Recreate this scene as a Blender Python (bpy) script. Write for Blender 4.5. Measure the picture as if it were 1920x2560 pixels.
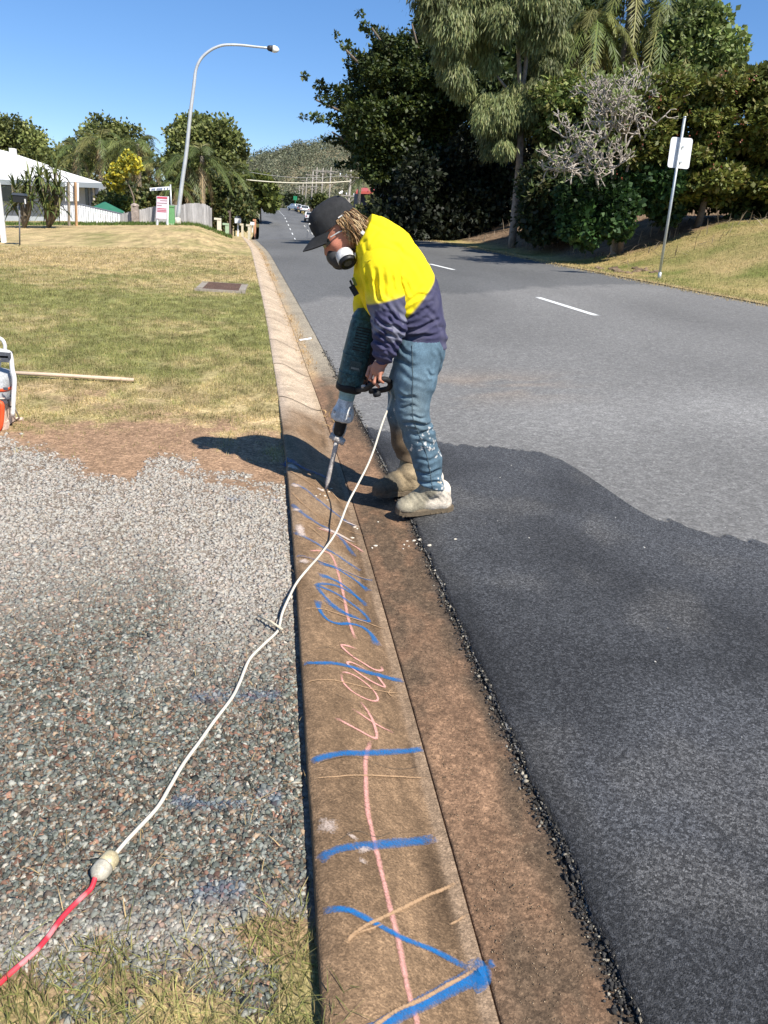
import bpy, math, random
import numpy as np
from mathutils import Matrix, Vector

# ---------------------------------------------------------------- camera, sky, sun, exposure
for o in list(bpy.data.objects):
    bpy.data.objects.remove(o)
SC = bpy.context.scene
COL = SC.collection
W, H, F = 1920.0, 2560.0, 1849.0          # photograph size and focal length in its pixels
CAM = np.array([0.0, 0.0, 1.5])


def cam_matrix(vp=(690, 540), roll=1.0):
    rl = math.radians(roll)
    d = np.array([(vp[0]-W/2)/F, -(vp[1]-H/2)/F, -1.0]); d /= np.linalg.norm(d)
    u = np.array([math.sin(rl), math.cos(rl), 0.0]); u = u-d*np.dot(u, d); u /= np.linalg.norm(u)
    return np.stack([np.cross(d, u), d, u], axis=0)


CM = cam_matrix()
cd = bpy.data.cameras.new('camera'); cam = bpy.data.objects.new('camera', cd); COL.objects.link(cam)
cd.sensor_fit = 'VERTICAL'; cd.sensor_height = 36.0; cd.lens = F/H*36.0
cd.clip_start = 0.05; cd.clip_end = 6000
m4 = np.eye(4); m4[:3, :3] = CM; m4[:3, 3] = CAM
cam.matrix_world = Matrix(m4.tolist())
SC.camera = cam
SC.render.resolution_x, SC.render.resolution_y = 768, 1024

SUN_AZ = np.array([0.57, -0.82]); SUN_AZ /= np.linalg.norm(SUN_AZ)   # horizontal direction towards the sun
SUN_EL = math.radians(50)
wd = bpy.data.worlds.new('World'); SC.world = wd; wd.use_nodes = True
nt = wd.node_tree; nt.nodes.clear()
sky = nt.nodes.new('ShaderNodeTexSky'); sky.sky_type = 'NISHITA'; sky.sun_disc = False
sky.sun_elevation = SUN_EL; sky.sun_rotation = math.atan2(SUN_AZ[0], SUN_AZ[1])
sky.air_density = 0.7; sky.dust_density = 0.0; sky.ozone_density = 5.0; sky.altitude = 300
bg = nt.nodes.new('ShaderNodeBackground'); bg.inputs['Strength'].default_value = 0.15
wo = nt.nodes.new('ShaderNodeOutputWorld')
hs = nt.nodes.new('ShaderNodeHueSaturation'); hs.inputs['Saturation'].default_value = 1.36; hs.inputs['Hue'].default_value = 0.507; hs.inputs['Value'].default_value = 1.0
gm = nt.nodes.new('ShaderNodeGamma'); gm.inputs[1].default_value = 0.68
nt.links.new(sky.outputs[0], gm.inputs[0]); nt.links.new(gm.outputs[0], hs.inputs['Color']); nt.links.new(hs.outputs[0], bg.inputs[0]); nt.links.new(bg.outputs[0], wo.inputs[0])
sl = bpy.data.lights.new('sun', 'SUN'); sl.energy = 4.0; sl.angle = math.radians(0.53); sl.color = (1.0, 0.95, 0.87)
so = bpy.data.objects.new('sun', sl); COL.objects.link(so)
sv = Vector((SUN_AZ[0]*math.cos(SUN_EL), SUN_AZ[1]*math.cos(SUN_EL), math.sin(SUN_EL)))
so.rotation_euler = sv.to_track_quat('Z', 'Y').to_euler(); so.location = (20, -20, 30)
SC.view_settings.view_transform = 'Standard'; SC.view_settings.look = 'None'
SC.view_settings.exposure = 0.92; SC.view_settings.gamma = 1.0; SC.view_settings.use_curve_mapping = False
SC.render.engine = 'CYCLES'; SC.render.filter_size = 1.15
SC.cycles.max_bounces = 6; SC.cycles.diffuse_bounces = 2; SC.cycles.transparent_max_bounces = 8

random.seed(7)
RNG = np.random.default_rng(11)
PI = math.pi


# ---------------------------------------------------------------- numbers: noise, pixels, terrain
def _h(ix, iy, iz):
    n = (ix*374761393 + iy*668265263 + iz*2147483647) & 0xffffffff
    n = ((n ^ (n >> 13))*1274126177) & 0xffffffff
    n = n ^ (n >> 16)
    return (n & 0xffff)/65535.0


def vnoise(x, y, z=0.0):
    x, y, z = np.broadcast_arrays(np.asarray(x, float), np.asarray(y, float), np.asarray(z, float))
    x0 = np.floor(x).astype(np.int64); y0 = np.floor(y).astype(np.int64); z0 = np.floor(z).astype(np.int64)
    fx = x-x0; fy = y-y0; fz = z-z0
    fx = fx*fx*(3-2*fx); fy = fy*fy*(3-2*fy); fz = fz*fz*(3-2*fz)
    r = 0
    for dx in (0, 1):
        for dy in (0, 1):
            for dz in (0, 1):
                w = (fx if dx else 1-fx)*(fy if dy else 1-fy)*(fz if dz else 1-fz)
                r = r + w*_h(x0+dx, y0+dy, z0+dz)
    return r


def fbm(x, y, z=0.0, o=4):
    r = 0; a = 0.5; s = 1.0; t = 0
    for i in range(o):
        r = r+a*vnoise(np.asarray(x)*s+i*17.3, np.asarray(y)*s+i*9.1, np.asarray(z)*s+i*5.7); t += a; a *= 0.5; s *= 2.03
    return r/t


def sstep(a, b, x):
    t = np.clip((np.asarray(x, float)-a)/(b-a), 0, 1); return t*t*(3-2*t)


_ty = np.arange(-8, 1200, 0.5)


def table(pts, k=9):
    v = np.interp(_ty, [p[0] for p in pts], [p[1] for p in pts])
    vp = np.pad(v, k//2, mode='edge')
    return np.convolve(vp, np.ones(k)/k, mode='valid')


_XK = table([(-8, .118), (3.5, .113), (5, .085), (6.6, .03), (11.4, -.13), (20, -.5), (28, -.86), (39, -1.65), (60, -2.2), (90, -2.5), (132, -3.3), (180, -4.4), (400, -8), (1200, -20)])
_ZL = table([(-8, 0), (8, 0), (20, .13), (30, .28), (38, .36), (44, .2), (60, -.6), (75, -1.0), (90, -.8), (132, 1.5), (180, 2.9), (260, 4), (1200, 6)])
TE = 8.95        # right edge of the road, metres from the back of the kerb


def XK(y): return np.interp(y, _ty, _XK)
def ZL(y): return np.interp(y, _ty, _ZL)


TJ, TA = .362, .655     # joint between kerb and gutter, edge of the asphalt
KP = [(0, .118), (.02, .124), (.05, .122), (.1, .110), (.17, .080), (.24, .045), (.295, .021), (.325, .013), (TJ, .010)]


def zkerb(t): return np.interp(t, [p[0] for p in KP], [p[1] for p in KP])


def cross(y): return 0.066*(1-sstep(44, 80, y))


def zroad(x, y):
    t = x-XK(y)
    return ZL(y)+.030+cross(y)*(t-TA)


def zleft(x, y):
    t = x-XK(y)
    far = np.where(y > 40, np.clip(ZL(y), .36, .5), ZL(y))
    b = sstep(3, 9, -t)
    base = ZL(y)*(1-b)+far*b
    lvl = .078+.032*sstep(4.6, 6.5, y)
    return base+lvl+.42*sstep(.3, 2.2, -t)*sstep(20, 34, y)-.072*np.clip(-t-2.5, 0, 16)*sstep(10, 30, y)+.02*(fbm(x*.8, y*.8, 3.0, 3)-.5)*sstep(.0, .6, -t)


def zright(x, y):
    t = x-XK(y)
    e = t-TE
    z = zroad(XK(y)+TE, y)+.02
    return z+.03*sstep(0, .5, e)+1.65*sstep(.6, 6.5, e)*(1-.75*sstep(50, 90, y))+.1*np.maximum(e-6, 0)*(1-sstep(45, 80, y))+.05*(fbm(x*.7, y*.7, 9., 3)-.5)*sstep(.2, 1.2, e)


def ZS(x, y):
    x = np.asarray(x, float); y = np.asarray(y, float); t = x-XK(y)
    zk = ZL(y)+np.where(t < TJ, zkerb(t), .010+(t-TJ)/.3*.012)
    return np.where(t < 0, zleft(x, y), np.where((t < TA-.01) & (y < 40), zk, np.where(t < TE, zroad(x, y), zright(x, y))))


def ray(px, py): return CM @ np.array([(px-W/2)/F, -(py-H/2)/F, -1.0])


def P(px, py, d):
    """world point seen at that photograph pixel, d metres down the road"""
    r = ray(px, py); return CAM+r*(d/r[1])


def G(px, py):
    """where that pixel's ray meets the modelled ground"""
    r = ray(px, py); r = r/r[1]
    s = np.concatenate([np.arange(.5, 12, .01), np.arange(12, 60, .05), np.arange(60, 400, .5)])
    p = CAM[None]+r[None]*s[:, None]
    dz = p[:, 2]-ZS(p[:, 0], p[:, 1])
    i = np.argmax(dz < 0)
    if dz[i] >= 0: return p[-1]
    a = dz[i-1]/(dz[i-1]-dz[i]) if i else 0
    return p[i-1]+(p[i]-p[i-1])*a


def on(x, y, h=0.0): return np.array([x, y, float(ZS(x, y))+h])


# ---------------------------------------------------------------- materials
MATS = {}


def mk(name, col='ATTR', rough=.8, var=.15, vs=20., bump=0., bs=120., metal=0., spec=.3, trans=0., coat=0., stretch=None, speck=None, cover=False):
    if name in MATS: return MATS[name]
    m = bpy.data.materials.new(name); m.use_nodes = True; n = m.node_tree.nodes; l = m.node_tree.links
    b = n['Principled BSDF']; b.inputs['Roughness'].default_value = rough; b.inputs['Metallic'].default_value = metal
    b.inputs['Specular IOR Level'].default_value = spec; b.inputs['Coat Weight'].default_value = coat
    tc = n.new('ShaderNodeTexCoord'); vec = tc.outputs['Object']
    if stretch:
        mp = n.new('ShaderNodeMapping'); mp.inputs['Scale'].default_value = stretch; l.new(vec, mp.inputs['Vector']); vec = mp.outputs[0]
    if col == 'ATTR':
        a = n.new('ShaderNodeAttribute'); a.attribute_name = 'Col'; c = a.outputs['Color']
    else:
        a = n.new('ShaderNodeRGB'); a.outputs[0].default_value = (*col, 1); c = a.outputs[0]
    if var > 0:
        for sc, amt in ((vs, var), (vs*7.3, var*.8)):
            nz = n.new('ShaderNodeTexNoise'); nz.inputs['Scale'].default_value = sc; nz.inputs['Detail'].default_value = 5; nz.inputs['Roughness'].default_value = .65
            l.new(vec, nz.inputs['Vector'])
            mr = n.new('ShaderNodeMapRange'); mr.inputs['From Min'].default_value = .3; mr.inputs['From Max'].default_value = .7
            mr.inputs['To Min'].default_value = 1-amt; mr.inputs['To Max'].default_value = 1+amt; mr.clamp = False
            l.new(nz.outputs['Fac'], mr.inputs['Value'])
            mx = n.new('ShaderNodeVectorMath'); mx.operation = 'SCALE'
            l.new(c, mx.inputs[0]); l.new(mr.outputs[0], mx.inputs['Scale']); c = mx.outputs[0]
    for sc, amt in (speck or ()):          # grains of aggregate: one tone for each small cell
        vo = n.new('ShaderNodeTexVoronoi'); vo.inputs['Scale'].default_value = sc; l.new(vec, vo.inputs['Vector'])
        sx = n.new('ShaderNodeSeparateColor'); l.new(vo.outputs['Color'], sx.inputs[0])
        pw = n.new('ShaderNodeMath'); pw.operation = 'POWER'; pw.inputs[1].default_value = 1.6; l.new(sx.outputs[0], pw.inputs[0])
        mr = n.new('ShaderNodeMapRange'); mr.inputs['To Min'].default_value = 1-amt; mr.inputs['To Max'].default_value = 1+1.7*amt; l.new(pw.outputs[0], mr.inputs['Value'])
        mx = n.new('ShaderNodeVectorMath'); mx.operation = 'SCALE'; l.new(c, mx.inputs[0]); l.new(mr.outputs[0], mx.inputs['Scale']); c = mx.outputs[0]
    l.new(c, b.inputs['Base Color'])
    if bump > 0:
        nz = n.new('ShaderNodeTexNoise'); nz.inputs['Scale'].default_value = bs; nz.inputs['Detail'].default_value = 6
        l.new(vec, nz.inputs['Vector'])
        bp = n.new('ShaderNodeBump'); bp.inputs['Strength'].default_value = bump; bp.inputs['Distance'].default_value = .01
        l.new(nz.outputs['Fac'], bp.inputs['Height']); l.new(bp.outputs[0], b.inputs['Normal'])
    if trans > 0:
        t = n.new('ShaderNodeBsdfTranslucent'); l.new(c, t.inputs['Color'])
        ms = n.new('ShaderNodeMixShader'); ms.inputs[0].default_value = trans
        o = n['Material Output']; l.new(b.outputs[0], ms.inputs[1]); l.new(t.outputs[0], ms.inputs[2]); l.new(ms.outputs[0], o.inputs[0])
    if cover:                               # ragged edge where a thin layer runs out
        a2 = n.new('ShaderNodeAttribute'); a2.attribute_name = 'cover'
        nz = n.new('ShaderNodeTexNoise'); nz.inputs['Scale'].default_value = 22; nz.inputs['Detail'].default_value = 8; nz.inputs['Roughness'].default_value = .75; l.new(tc.outputs['Object'], nz.inputs['Vector'])
        ad = n.new('ShaderNodeMath'); ad.operation = 'ADD'; l.new(a2.outputs['Fac'], ad.inputs[0]); l.new(nz.outputs['Fac'], ad.inputs[1])
        mr = n.new('ShaderNodeMapRange'); mr.inputs['From Min'].default_value = .90; mr.inputs['From Max'].default_value = 1.04; l.new(ad.outputs[0], mr.inputs['Value'])
        tr = n.new('ShaderNodeBsdfTransparent'); ms = n.new('ShaderNodeMixShader'); l.new(mr.outputs[0], ms.inputs[0]); l.new(tr.outputs[0], ms.inputs[1]); l.new(b.outputs[0], ms.inputs[2]); l.new(ms.outputs[0], n['Material Output'].inputs[0])
    MATS[name] = m
    return m


# ---------------------------------------------------------------- objects
def tag(o, label=None, cat=None, group=None, kind=None):
    if label: o['label'] = label
    if cat: o['category'] = cat
    if group: o['group'] = group
    if kind: o['kind'] = kind
    return o


def thing(name, label, cat, base, group=None):
    o = bpy.data.objects.new(name, None); COL.objects.link(o); o.location = [float(v) for v in base]
    o.empty_display_size = .1
    return tag(o, label, cat, group)


def wloc(o):
    l = np.zeros(3)
    while o is not None:
        l = l+np.array(o.location); o = o.parent
    return l


def obj(name, v, f, mat, parent=None, col=None, smooth=False, origin=None, attrs=None):
    """one mesh object; v in world metres; f an (n,k) array or a list of polygons"""
    v = np.asarray(v, float)
    me = bpy.data.meshes.new(name)
    if parent is not None: org = wloc(parent)+0.0; loc = np.zeros(3)
    else:
        org = np.array(origin if origin is not None else (0, 0, 0), float); loc = org
    v2 = v-org
    if isinstance(f, np.ndarray):
        n, k = f.shape
        me.vertices.add(len(v2)); me.vertices.foreach_set('co', v2.astype(np.float32).ravel())
        me.loops.add(n*k); me.loops.foreach_set('vertex_index', f.astype(np.int32).ravel())
        me.polygons.add(n); me.polygons.foreach_set('loop_start', np.arange(0, n*k, k, dtype=np.int32))
        me.update(calc_edges=True)
    else:
        me.from_pydata([tuple(p) for p in v2], [], [tuple(int(i) for i in q) for q in f]); me.update()
    if col is not None:
        c = np.asarray(col, float)
        if c.ndim == 1: c = np.tile(c, (len(v), 1))
        a = me.color_attributes.new('Col', 'FLOAT_COLOR', 'POINT')
        a.data.foreach_set('color', np.concatenate([c[:, :3], np.ones((len(c), 1))], 1).astype(np.float32).ravel())
    if attrs:
        for k_, val in attrs.items():
            a = me.attributes.new(k_, 'FLOAT', 'POINT'); a.data.foreach_set('value', np.asarray(val, np.float32))
    if smooth:
        me.polygons.foreach_set('use_smooth', np.ones(len(me.polygons), bool))
    me.materials.append(mat)
    o = bpy.data.objects.new(name, me); COL.objects.link(o)
    o.location = loc
    if parent is not None: o.parent = parent
    return o


def dup(o, loc, parent=None):
    """a linked copy of one mesh object moved to another place (world loc of its origin)"""
    c = o.copy(); COL.objects.link(c); c.parent = parent
    c.location = np.asarray(loc, float)-(wloc(parent) if parent is not None else 0)
    return c


class MB:
    def __init__(s): s.v = []; s.f = []; s.c = []

    def add(s, v, f, c=None):
        b = len(s.v); s.v += [np.asarray(p, float) for p in v]; s.f += [[i+b for i in q] for q in f]
        if c is not None: s.c += [c]*len(v)
        return s

    def box(s, c, size, rot=None, col=None, taper=1.0):
        c = np.asarray(c, float); hx, hy, hz = [q/2 for q in size]
        vs = []
        for z in (-1, 1):
            k = taper if z > 0 else 1
            for x, y in ((-1, -1), (1, -1), (1, 1), (-1, 1)):
                p = np.array([x*hx*k, y*hy*k, z*hz])
                if rot is not None: p = rot @ p
                vs.append(c+p)
        return s.add(vs, [(0, 3, 2, 1), (4, 5, 6, 7), (0, 1, 5, 4), (1, 2, 6, 5), (2, 3, 7, 6), (3, 0, 4, 7)], col)

    def tube(s, pts, r, n=10, cap=True, col=None):
        pts = np.asarray(pts, float); k = len(pts); r = np.broadcast_to(np.asarray(r, float), (k,))
        tg = np.gradient(pts, axis=0); tg /= np.linalg.norm(tg, axis=1)[:, None]+1e-9
        a = np.array([0, 0, 1.0]) if abs(tg[0][2]) < .9 else np.array([1.0, 0, 0])
        vs = []; 
        u = np.cross(tg[0], a); u /= np.linalg.norm(u)
        for i in range(k):
            u = u-tg[i]*np.dot(u, tg[i]); u /= np.linalg.norm(u)+1e-9; w = np.cross(tg[i], u)
            for j in range(n):
                th = 2*PI*j/n; vs.append(pts[i]+r[i]*(math.cos(th)*u+math.sin(th)*w))
        fs = [(i*n+j, i*n+(j+1) % n, (i+1)*n+(j+1) % n, (i+1)*n+j) for i in range(k-1) for j in range(n)]
        if cap: fs += [tuple(range(n))[::-1], tuple((k-1)*n+j for j in range(n))]
        return s.add(vs, fs, col)

    def lathe(s, p0, p1, prof, n=20, col=None, sq=None):
        """prof: (fraction along p0-p1, radius); sq = (exponent, aspect) makes rounded-box sections"""
        p0 = np.asarray(p0, float); p1 = np.asarray(p1, float); ax = p1-p0; L = np.linalg.norm(ax); ax /= L
        a = np.array([0, 1.0, 0]); u = a-ax*np.dot(a, ax)
        if np.linalg.norm(u) < .1: a = np.array([0, 0, 1.0]); u = a-ax*np.dot(a, ax)
        u /= np.linalg.norm(u); w = np.cross(ax, u); vs = []
        for t, r in prof:
            for j in range(n):
                th = 2*PI*j/n; cx, cy = math.cos(th), math.sin(th)
                if sq:
                    e = 2/sq[0]; cx = math.copysign(abs(cx)**e, cx); cy = math.copysign(abs(cy)**e, cy)*sq[1]
                vs.append(p0+ax*L*t+r*(cx*u+cy*w))
        k = len(prof)
        fs = [(i*n+j, i*n+(j+1) % n, (i+1)*n+(j+1) % n, (i+1)*n+j) for i in range(k-1) for j in range(n)]
        fs += [tuple(range(n))[::-1], tuple((k-1)*n+j for j in range(n))]
        return s.add(vs, fs, col)

    def build(s, name, mat, parent=None, smooth=False, origin=None, col=None):
        c = np.array(s.c) if s.c and len(s.c) == len(s.v) else col
        return obj(name, np.array(s.v), s.f, mat, parent, c, smooth, origin)


def spline(pts, n):
    pts = np.asarray(pts, float); k = len(pts)
    e = np.concatenate([[2*pts[0]-pts[1]], pts, [2*pts[-1]-pts[-2]]]); out = []
    for q in np.linspace(0, k-1-1e-6, n):
        i = int(q); t = q-i; a, b, c, d = e[i], e[i+1], e[i+2], e[i+3]
        out.append(.5*((2*b)+(-a+c)*t+(2*a-5*b+4*c-d)*t*t+(-a+3*b-3*c+d)*t**3))
    return np.array(out)


def rotz(a): c, s = math.cos(a), math.sin(a); return np.array([[c, -s, 0], [s, c, 0], [0, 0, 1.0]])
def roty(a): c, s = math.cos(a), math.sin(a); return np.array([[c, 0, s], [0, 1, 0], [-s, 0, c]])
def rotx(a): c, s = math.cos(a), math.sin(a); return np.array([[1, 0, 0], [0, c, -s], [0, s, c]])


def grid_faces(a, b):
    i = np.arange(a-1)[:, None]*b+np.arange(b-1)[None]
    i = i.ravel(); return np.stack([i, i+1, i+b+1, i+b], 1)


def unit(v): return v/(np.linalg.norm(v, axis=-1, keepdims=True)+1e-9)


# ---------------------------------------------------------------- setting: ground, verge, kerb, road, bank
def arr(*segs):
    out = []
    for a, b, s in segs: out.append(np.arange(a, b, s))
    return np.concatenate(out)


def dryness(x, y):
    n = fbm(x*.55+3, y*.35+7, 1.0, 4); n2 = fbm(x*2.2, y*1.6, 4.0, 3)
    d = .47+.46*sstep(15.5, 20, y+1.2*np.sin(x*.7))-.22*sstep(9.5, 12, y)*(1-sstep(14, 17, y))
    n3 = fbm(x*7, y*5, 6.0, 2)
    return np.clip(d+1.6*(n-.5)+1.1*(n2-.5)+.8*(n3-.5), 0, 1)


_gt = np.array([G(a, b)[:2] for a, b in ((-260, 1090), (0, 1109), (115, 1150), (256, 1196), (330, 1218), (352, 1165), (435, 1148), (504, 1180), (600, 1215), (712, 1228))])
_gb = np.array([G(a, b)[:2] for a, b in ((-200, 2465), (0, 2450), (300, 2430), (560, 2425), (700, 2370), (790, 2270))])
_dt = np.array([G(a, b)[:2] for a, b in ((-260, 1060), (0, 1070), (150, 1052), (300, 1030), (430, 1040), (520, 1060), (620, 1085), (715, 1095))])


def verge_masks(x, y):
    n = (fbm(x*6, y*6, 2., 3)-.5)+.35*(fbm(x*24, y*24, 5., 2)-.5)
    top = np.interp(x, _gt[:, 0], _gt[:, 1]); bot = np.interp(x, _gb[:, 0], _gb[:, 1]); dtp = np.interp(x, _dt[:, 0], _dt[:, 1])
    gravel = sstep(-.25, .25, top-y+.7*n)*sstep(-.05, .08, y-bot+.42*n)
    dirt = sstep(-.35, .35, dtp-y+1.3*n)*sstep(-.2, .05, y-bot+.2*n)
    dirt = np.maximum(dirt, .9*np.exp(-(((x+1.2)/.55)**2+((y-5.9)/.28)**2))*sstep(.35, .55, fbm(x*5, y*5, 8, 3)))
    return gravel, np.clip(dirt, 0, 1)


def verge_col(x, y):
    g, d = verge_masks(x, y); dr = dryness(x, y)[..., None]
    green = np.array([.200, .195, .070]); straw = np.array([.44, .33, .17])
    c = green*(1-dr)+straw*dr
    c = c*(.55+.9*fbm(x*8, y*5, 5., 3))[..., None]
    di = np.array([.30, .190, .115])*(.85+.3*fbm(x*3, y*3, 2.5, 4))[..., None]
    c = c*(1-d[..., None])+di*d[..., None]
    gr = np.array([.20, .165, .13])*(.8+.4*fbm(x*20, y*20, 2.5, 3))[..., None]
    return c*(1-g[..., None])+gr*g[..., None]


def sheet(name, ys, ts, zf, colf, mat, lift=0.0):
    Y, T = np.meshgrid(ys, ts, indexing='ij'); X = XK(Y)+T
    Z = zf(X, Y)+lift
    v = np.stack([X, Y, Z], -1).reshape(-1, 3)
    c = colf(X, Y).reshape(-1, 3)
    o = obj(name, v, grid_faces(len(ys), len(ts)), mat, col=c, smooth=True)
    return tag(o, kind='structure')


M_GRND = mk('earth_and_turf', rough=.95, var=.22, vs=9, bump=.7, bs=60, spec=.1, speck=((60, .22), (140, .2)))
gs = 3000.0
tag(obj('ground', [(-gs, -60, -3.2), (gs, -60, -3.2), (gs, 2*gs, -3.2), (-gs, 2*gs, -3.2)], np.array([[0, 1, 2, 3]]),
        mk('far_earth', (.14, .13, .06), .95, .2, .05, spec=.1)), kind='structure')

ysL = arr((-2, .3, .2), (.3, 7, .03), (7, 20, .14), (20, 46, .4), (46, 120, 3), (120, 420, 10))
tsL = -arr((0, 3.5, .03), (3.5, 14, .22), (14, 60, 3), (60, 200, 20))
sheet('verge', ysL, tsL[::-1], zleft, verge_col, M_GRND)


# road
def road_col(x, y):
    t = x-XK(y)
    n = fbm(x*.6, y*.25, 1., 4)
    smooth = np.array([.184, .178, .166]); coarse = np.array([.126, .125, .120])
    k = sstep(-.25, .25, y-(13.6+.35*t)+2.0*(fbm(x*2, y*2, 3., 3)-.5))[..., None]
    c = smooth*(1-k)+coarse*k
    c = c*(.72+.56*n)[..., None]
    # pale dusty band next to the new asphalt, brown dirt carried onto it, dark seam
    dust = np.exp(-((y-5.6-.02*t)/.8)**2)*sstep(1, 3, t)*(1-sstep(5, 9, t))
    c = c*(1+.30*dust[..., None])
    br = np.exp(-(((t-1.9)/.9)**2+((y-6.9)/.55)**2))*sstep(.42, .6, fbm(x*1.5, y*4, 6., 4))
    c = c*(1-.5*br[..., None])+np.array([.33, .25, .18])*.5*br[..., None]
    seam = np.exp(-((y-(7.0+.36*(t-2))-.15*np.sin(t*1.1))/.05)**2)*sstep(.4, .6, fbm(x*2, y*2, 7., 2))*sstep(2.0, 2.6, t)
    c = c*(1-.18*seam[..., None])
    wheel = np.exp(-((t-3.2)/.5)**2)+np.exp(-((t-6.6)/.5)**2)
    return c*(1-.06*wheel[..., None]*(y > 9)[..., None])


M_ROAD = mk('worn_road_seal', rough=.9, var=.16, vs=30, bump=.6, bs=260, spec=.25, speck=((95, .22), (28, .10)))
ysR = arr((-2, 12, .12), (12, 46, .3), (46, 120, 1.0), (120, 320, 4))
tsR = np.concatenate([[TA-.01], np.arange(.75, TE, .15), [TE+.05]])
sheet('road', ysR, tsR, zroad, road_col, M_ROAD)


def bank_col(x, y):
    t = x-XK(y); e = t-TE
    n = fbm(x*.9, y*.9, 2., 4); n2 = fbm(x*3, y*3, 5., 3)
    straw = np.array([.42, .31, .14]); green = np.array([.17, .18, .05]); litter = np.array([.20, .135, .085])
    k = np.clip(.55+1.4*(n-.5)+.8*(n2-.5), 0, 1)[..., None]
    c = green*(1-k)+straw*k
    edge = np.exp(-(e/.22)**2)[..., None]
    c = c*(1-edge)+np.array([.45, .34, .19])*edge
    u = sstep(-.6, .6, y-(23.2-.25*(e-3))+3*(n-.5))*sstep(.9, 2.0, e+.6*(n-.5))
    u = u[..., None]
    return c*(1-u)+litter*(.6+.8*n2[..., None])*u


sheet('bank', arr((-2, 40, .16), (40, 60, .6), (60, 320, 8)), np.concatenate([np.arange(TE+.03, TE+10, .16), np.arange(TE+10, 60, 2), np.arange(60, 200, 20)]), zright, bank_col, M_GRND)

def spray_mat(name, col, soft=.5, grain=.5):
    m = bpy.data.materials.new(name); m.use_nodes = True; n = m.node_tree.nodes; l = m.node_tree.links
    b = n['Principled BSDF']; b.inputs['Base Color'].default_value = (*col, 1); b.inputs['Roughness'].default_value = .85; b.inputs['Specular IOR Level'].default_value = .2
    a = n.new('ShaderNodeAttribute'); a.attribute_name = 'cover'
    tc = n.new('ShaderNodeTexCoord')
    nz = n.new('ShaderNodeTexNoise'); nz.inputs['Scale'].default_value = 190; nz.inputs['Detail'].default_value = 4
    l.new(tc.outputs['Object'], nz.inputs['Vector'])
    nb = n.new('ShaderNodeTexNoise'); nb.inputs['Scale'].default_value = 45; nb.inputs['Detail'].default_value = 4
    l.new(tc.outputs['Object'], nb.inputs['Vector'])
    s = n.new('ShaderNodeMath'); s.operation = 'MULTIPLY_ADD'; l.new(nz.outputs['Fac'], s.inputs[0]); s.inputs[1].default_value = grain*1.6; l.new(a.outputs['Fac'], s.inputs[2])
    s2 = n.new('ShaderNodeMath'); s2.operation = 'MULTIPLY_ADD'; l.new(nb.outputs['Fac'], s2.inputs[0]); s2.inputs[1].default_value = .7; l.new(s.outputs[0], s2.inputs[2])
    mr = n.new('ShaderNodeMapRange'); off = grain*.8+.35
    mr.inputs['From Min'].default_value = off+.5-soft*.5; mr.inputs['From Max'].default_value = off+.5+soft*.5
    l.new(s2.outputs[0], mr.inputs['Value'])
    t = n.new('ShaderNodeBsdfTransparent'); ms = n.new('ShaderNodeMixShader')
    l.new(mr.outputs[0], ms.inputs[0]); l.new(t.outputs[0], ms.inputs[1]); l.new(b.outputs[0], ms.inputs[2]); l.new(ms.outputs[0], n['Material Output'].inputs[0])
    return m


WORN = spray_mat('worn_white_line', (.72, .72, .68), .9, .8)
# painted centre dashes (each one a piece of the road)
M_WHITE = mk('worn_white_paint', (.72, .72, .68), .7, .25, 25, spec=.3)
ROAD = bpy.data.objects['road']
dashes = [((1493, 790), (1342, 743), .10), ((1136, 675), (1074, 660), .10)]
for a, b, w in dashes:
    p, q = G(*a), G(*b); n = 14; mb = MB(); vs = []; fs = []
    for i in range(n+1):
        c = p+(q-p)*i/n; c[2] = zroad(c[0], c[1])+.005
        for s in (-w/2, w/2): vs.append((c[0]+s, c[1], zroad(c[0]+s, c[1])+.005))
    fs = [(2*i, 2*i+1, 2*i+3, 2*i+2) for i in range(n)]
    vs2 = []; cv2 = []
    for i in range(n+1):
        a_, b_ = np.array(vs[2*i]), np.array(vs[2*i+1])
        for e_ in (-.15, 0, .5, 1, 1.15): vs2.append(a_+(b_-a_)*e_); cv2.append((1.15 if 0 <= e_ <= 1 else .1)*(1 if 0 < i < n else .3))
    obj('centre_line_dash', vs2, grid_faces(n+1, 5), WORN, ROAD, attrs={'cover': cv2})
yy = 88.0
while yy < 185:
    cx = XK(yy)+4.65; vs = []
    for q in (0, 1, 2, 3):
        y2 = yy+q; cx = XK(y2)+4.65
        vs += [(cx-.06, y2, zroad(cx, y2)+.02), (cx+.06, y2, zroad(cx, y2)+.02)]
    obj('centre_line_dash', vs, [(0, 1, 3, 2), (2, 3, 5, 4), (4, 5, 7, 6)], M_WHITE, ROAD)
    yy += 7.5

# kerb (rolled top) and gutter apron with a saw-cut joint between them
brown = np.array([.200, .128, .072]); tan = np.array([.43, .335, .235])


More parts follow.
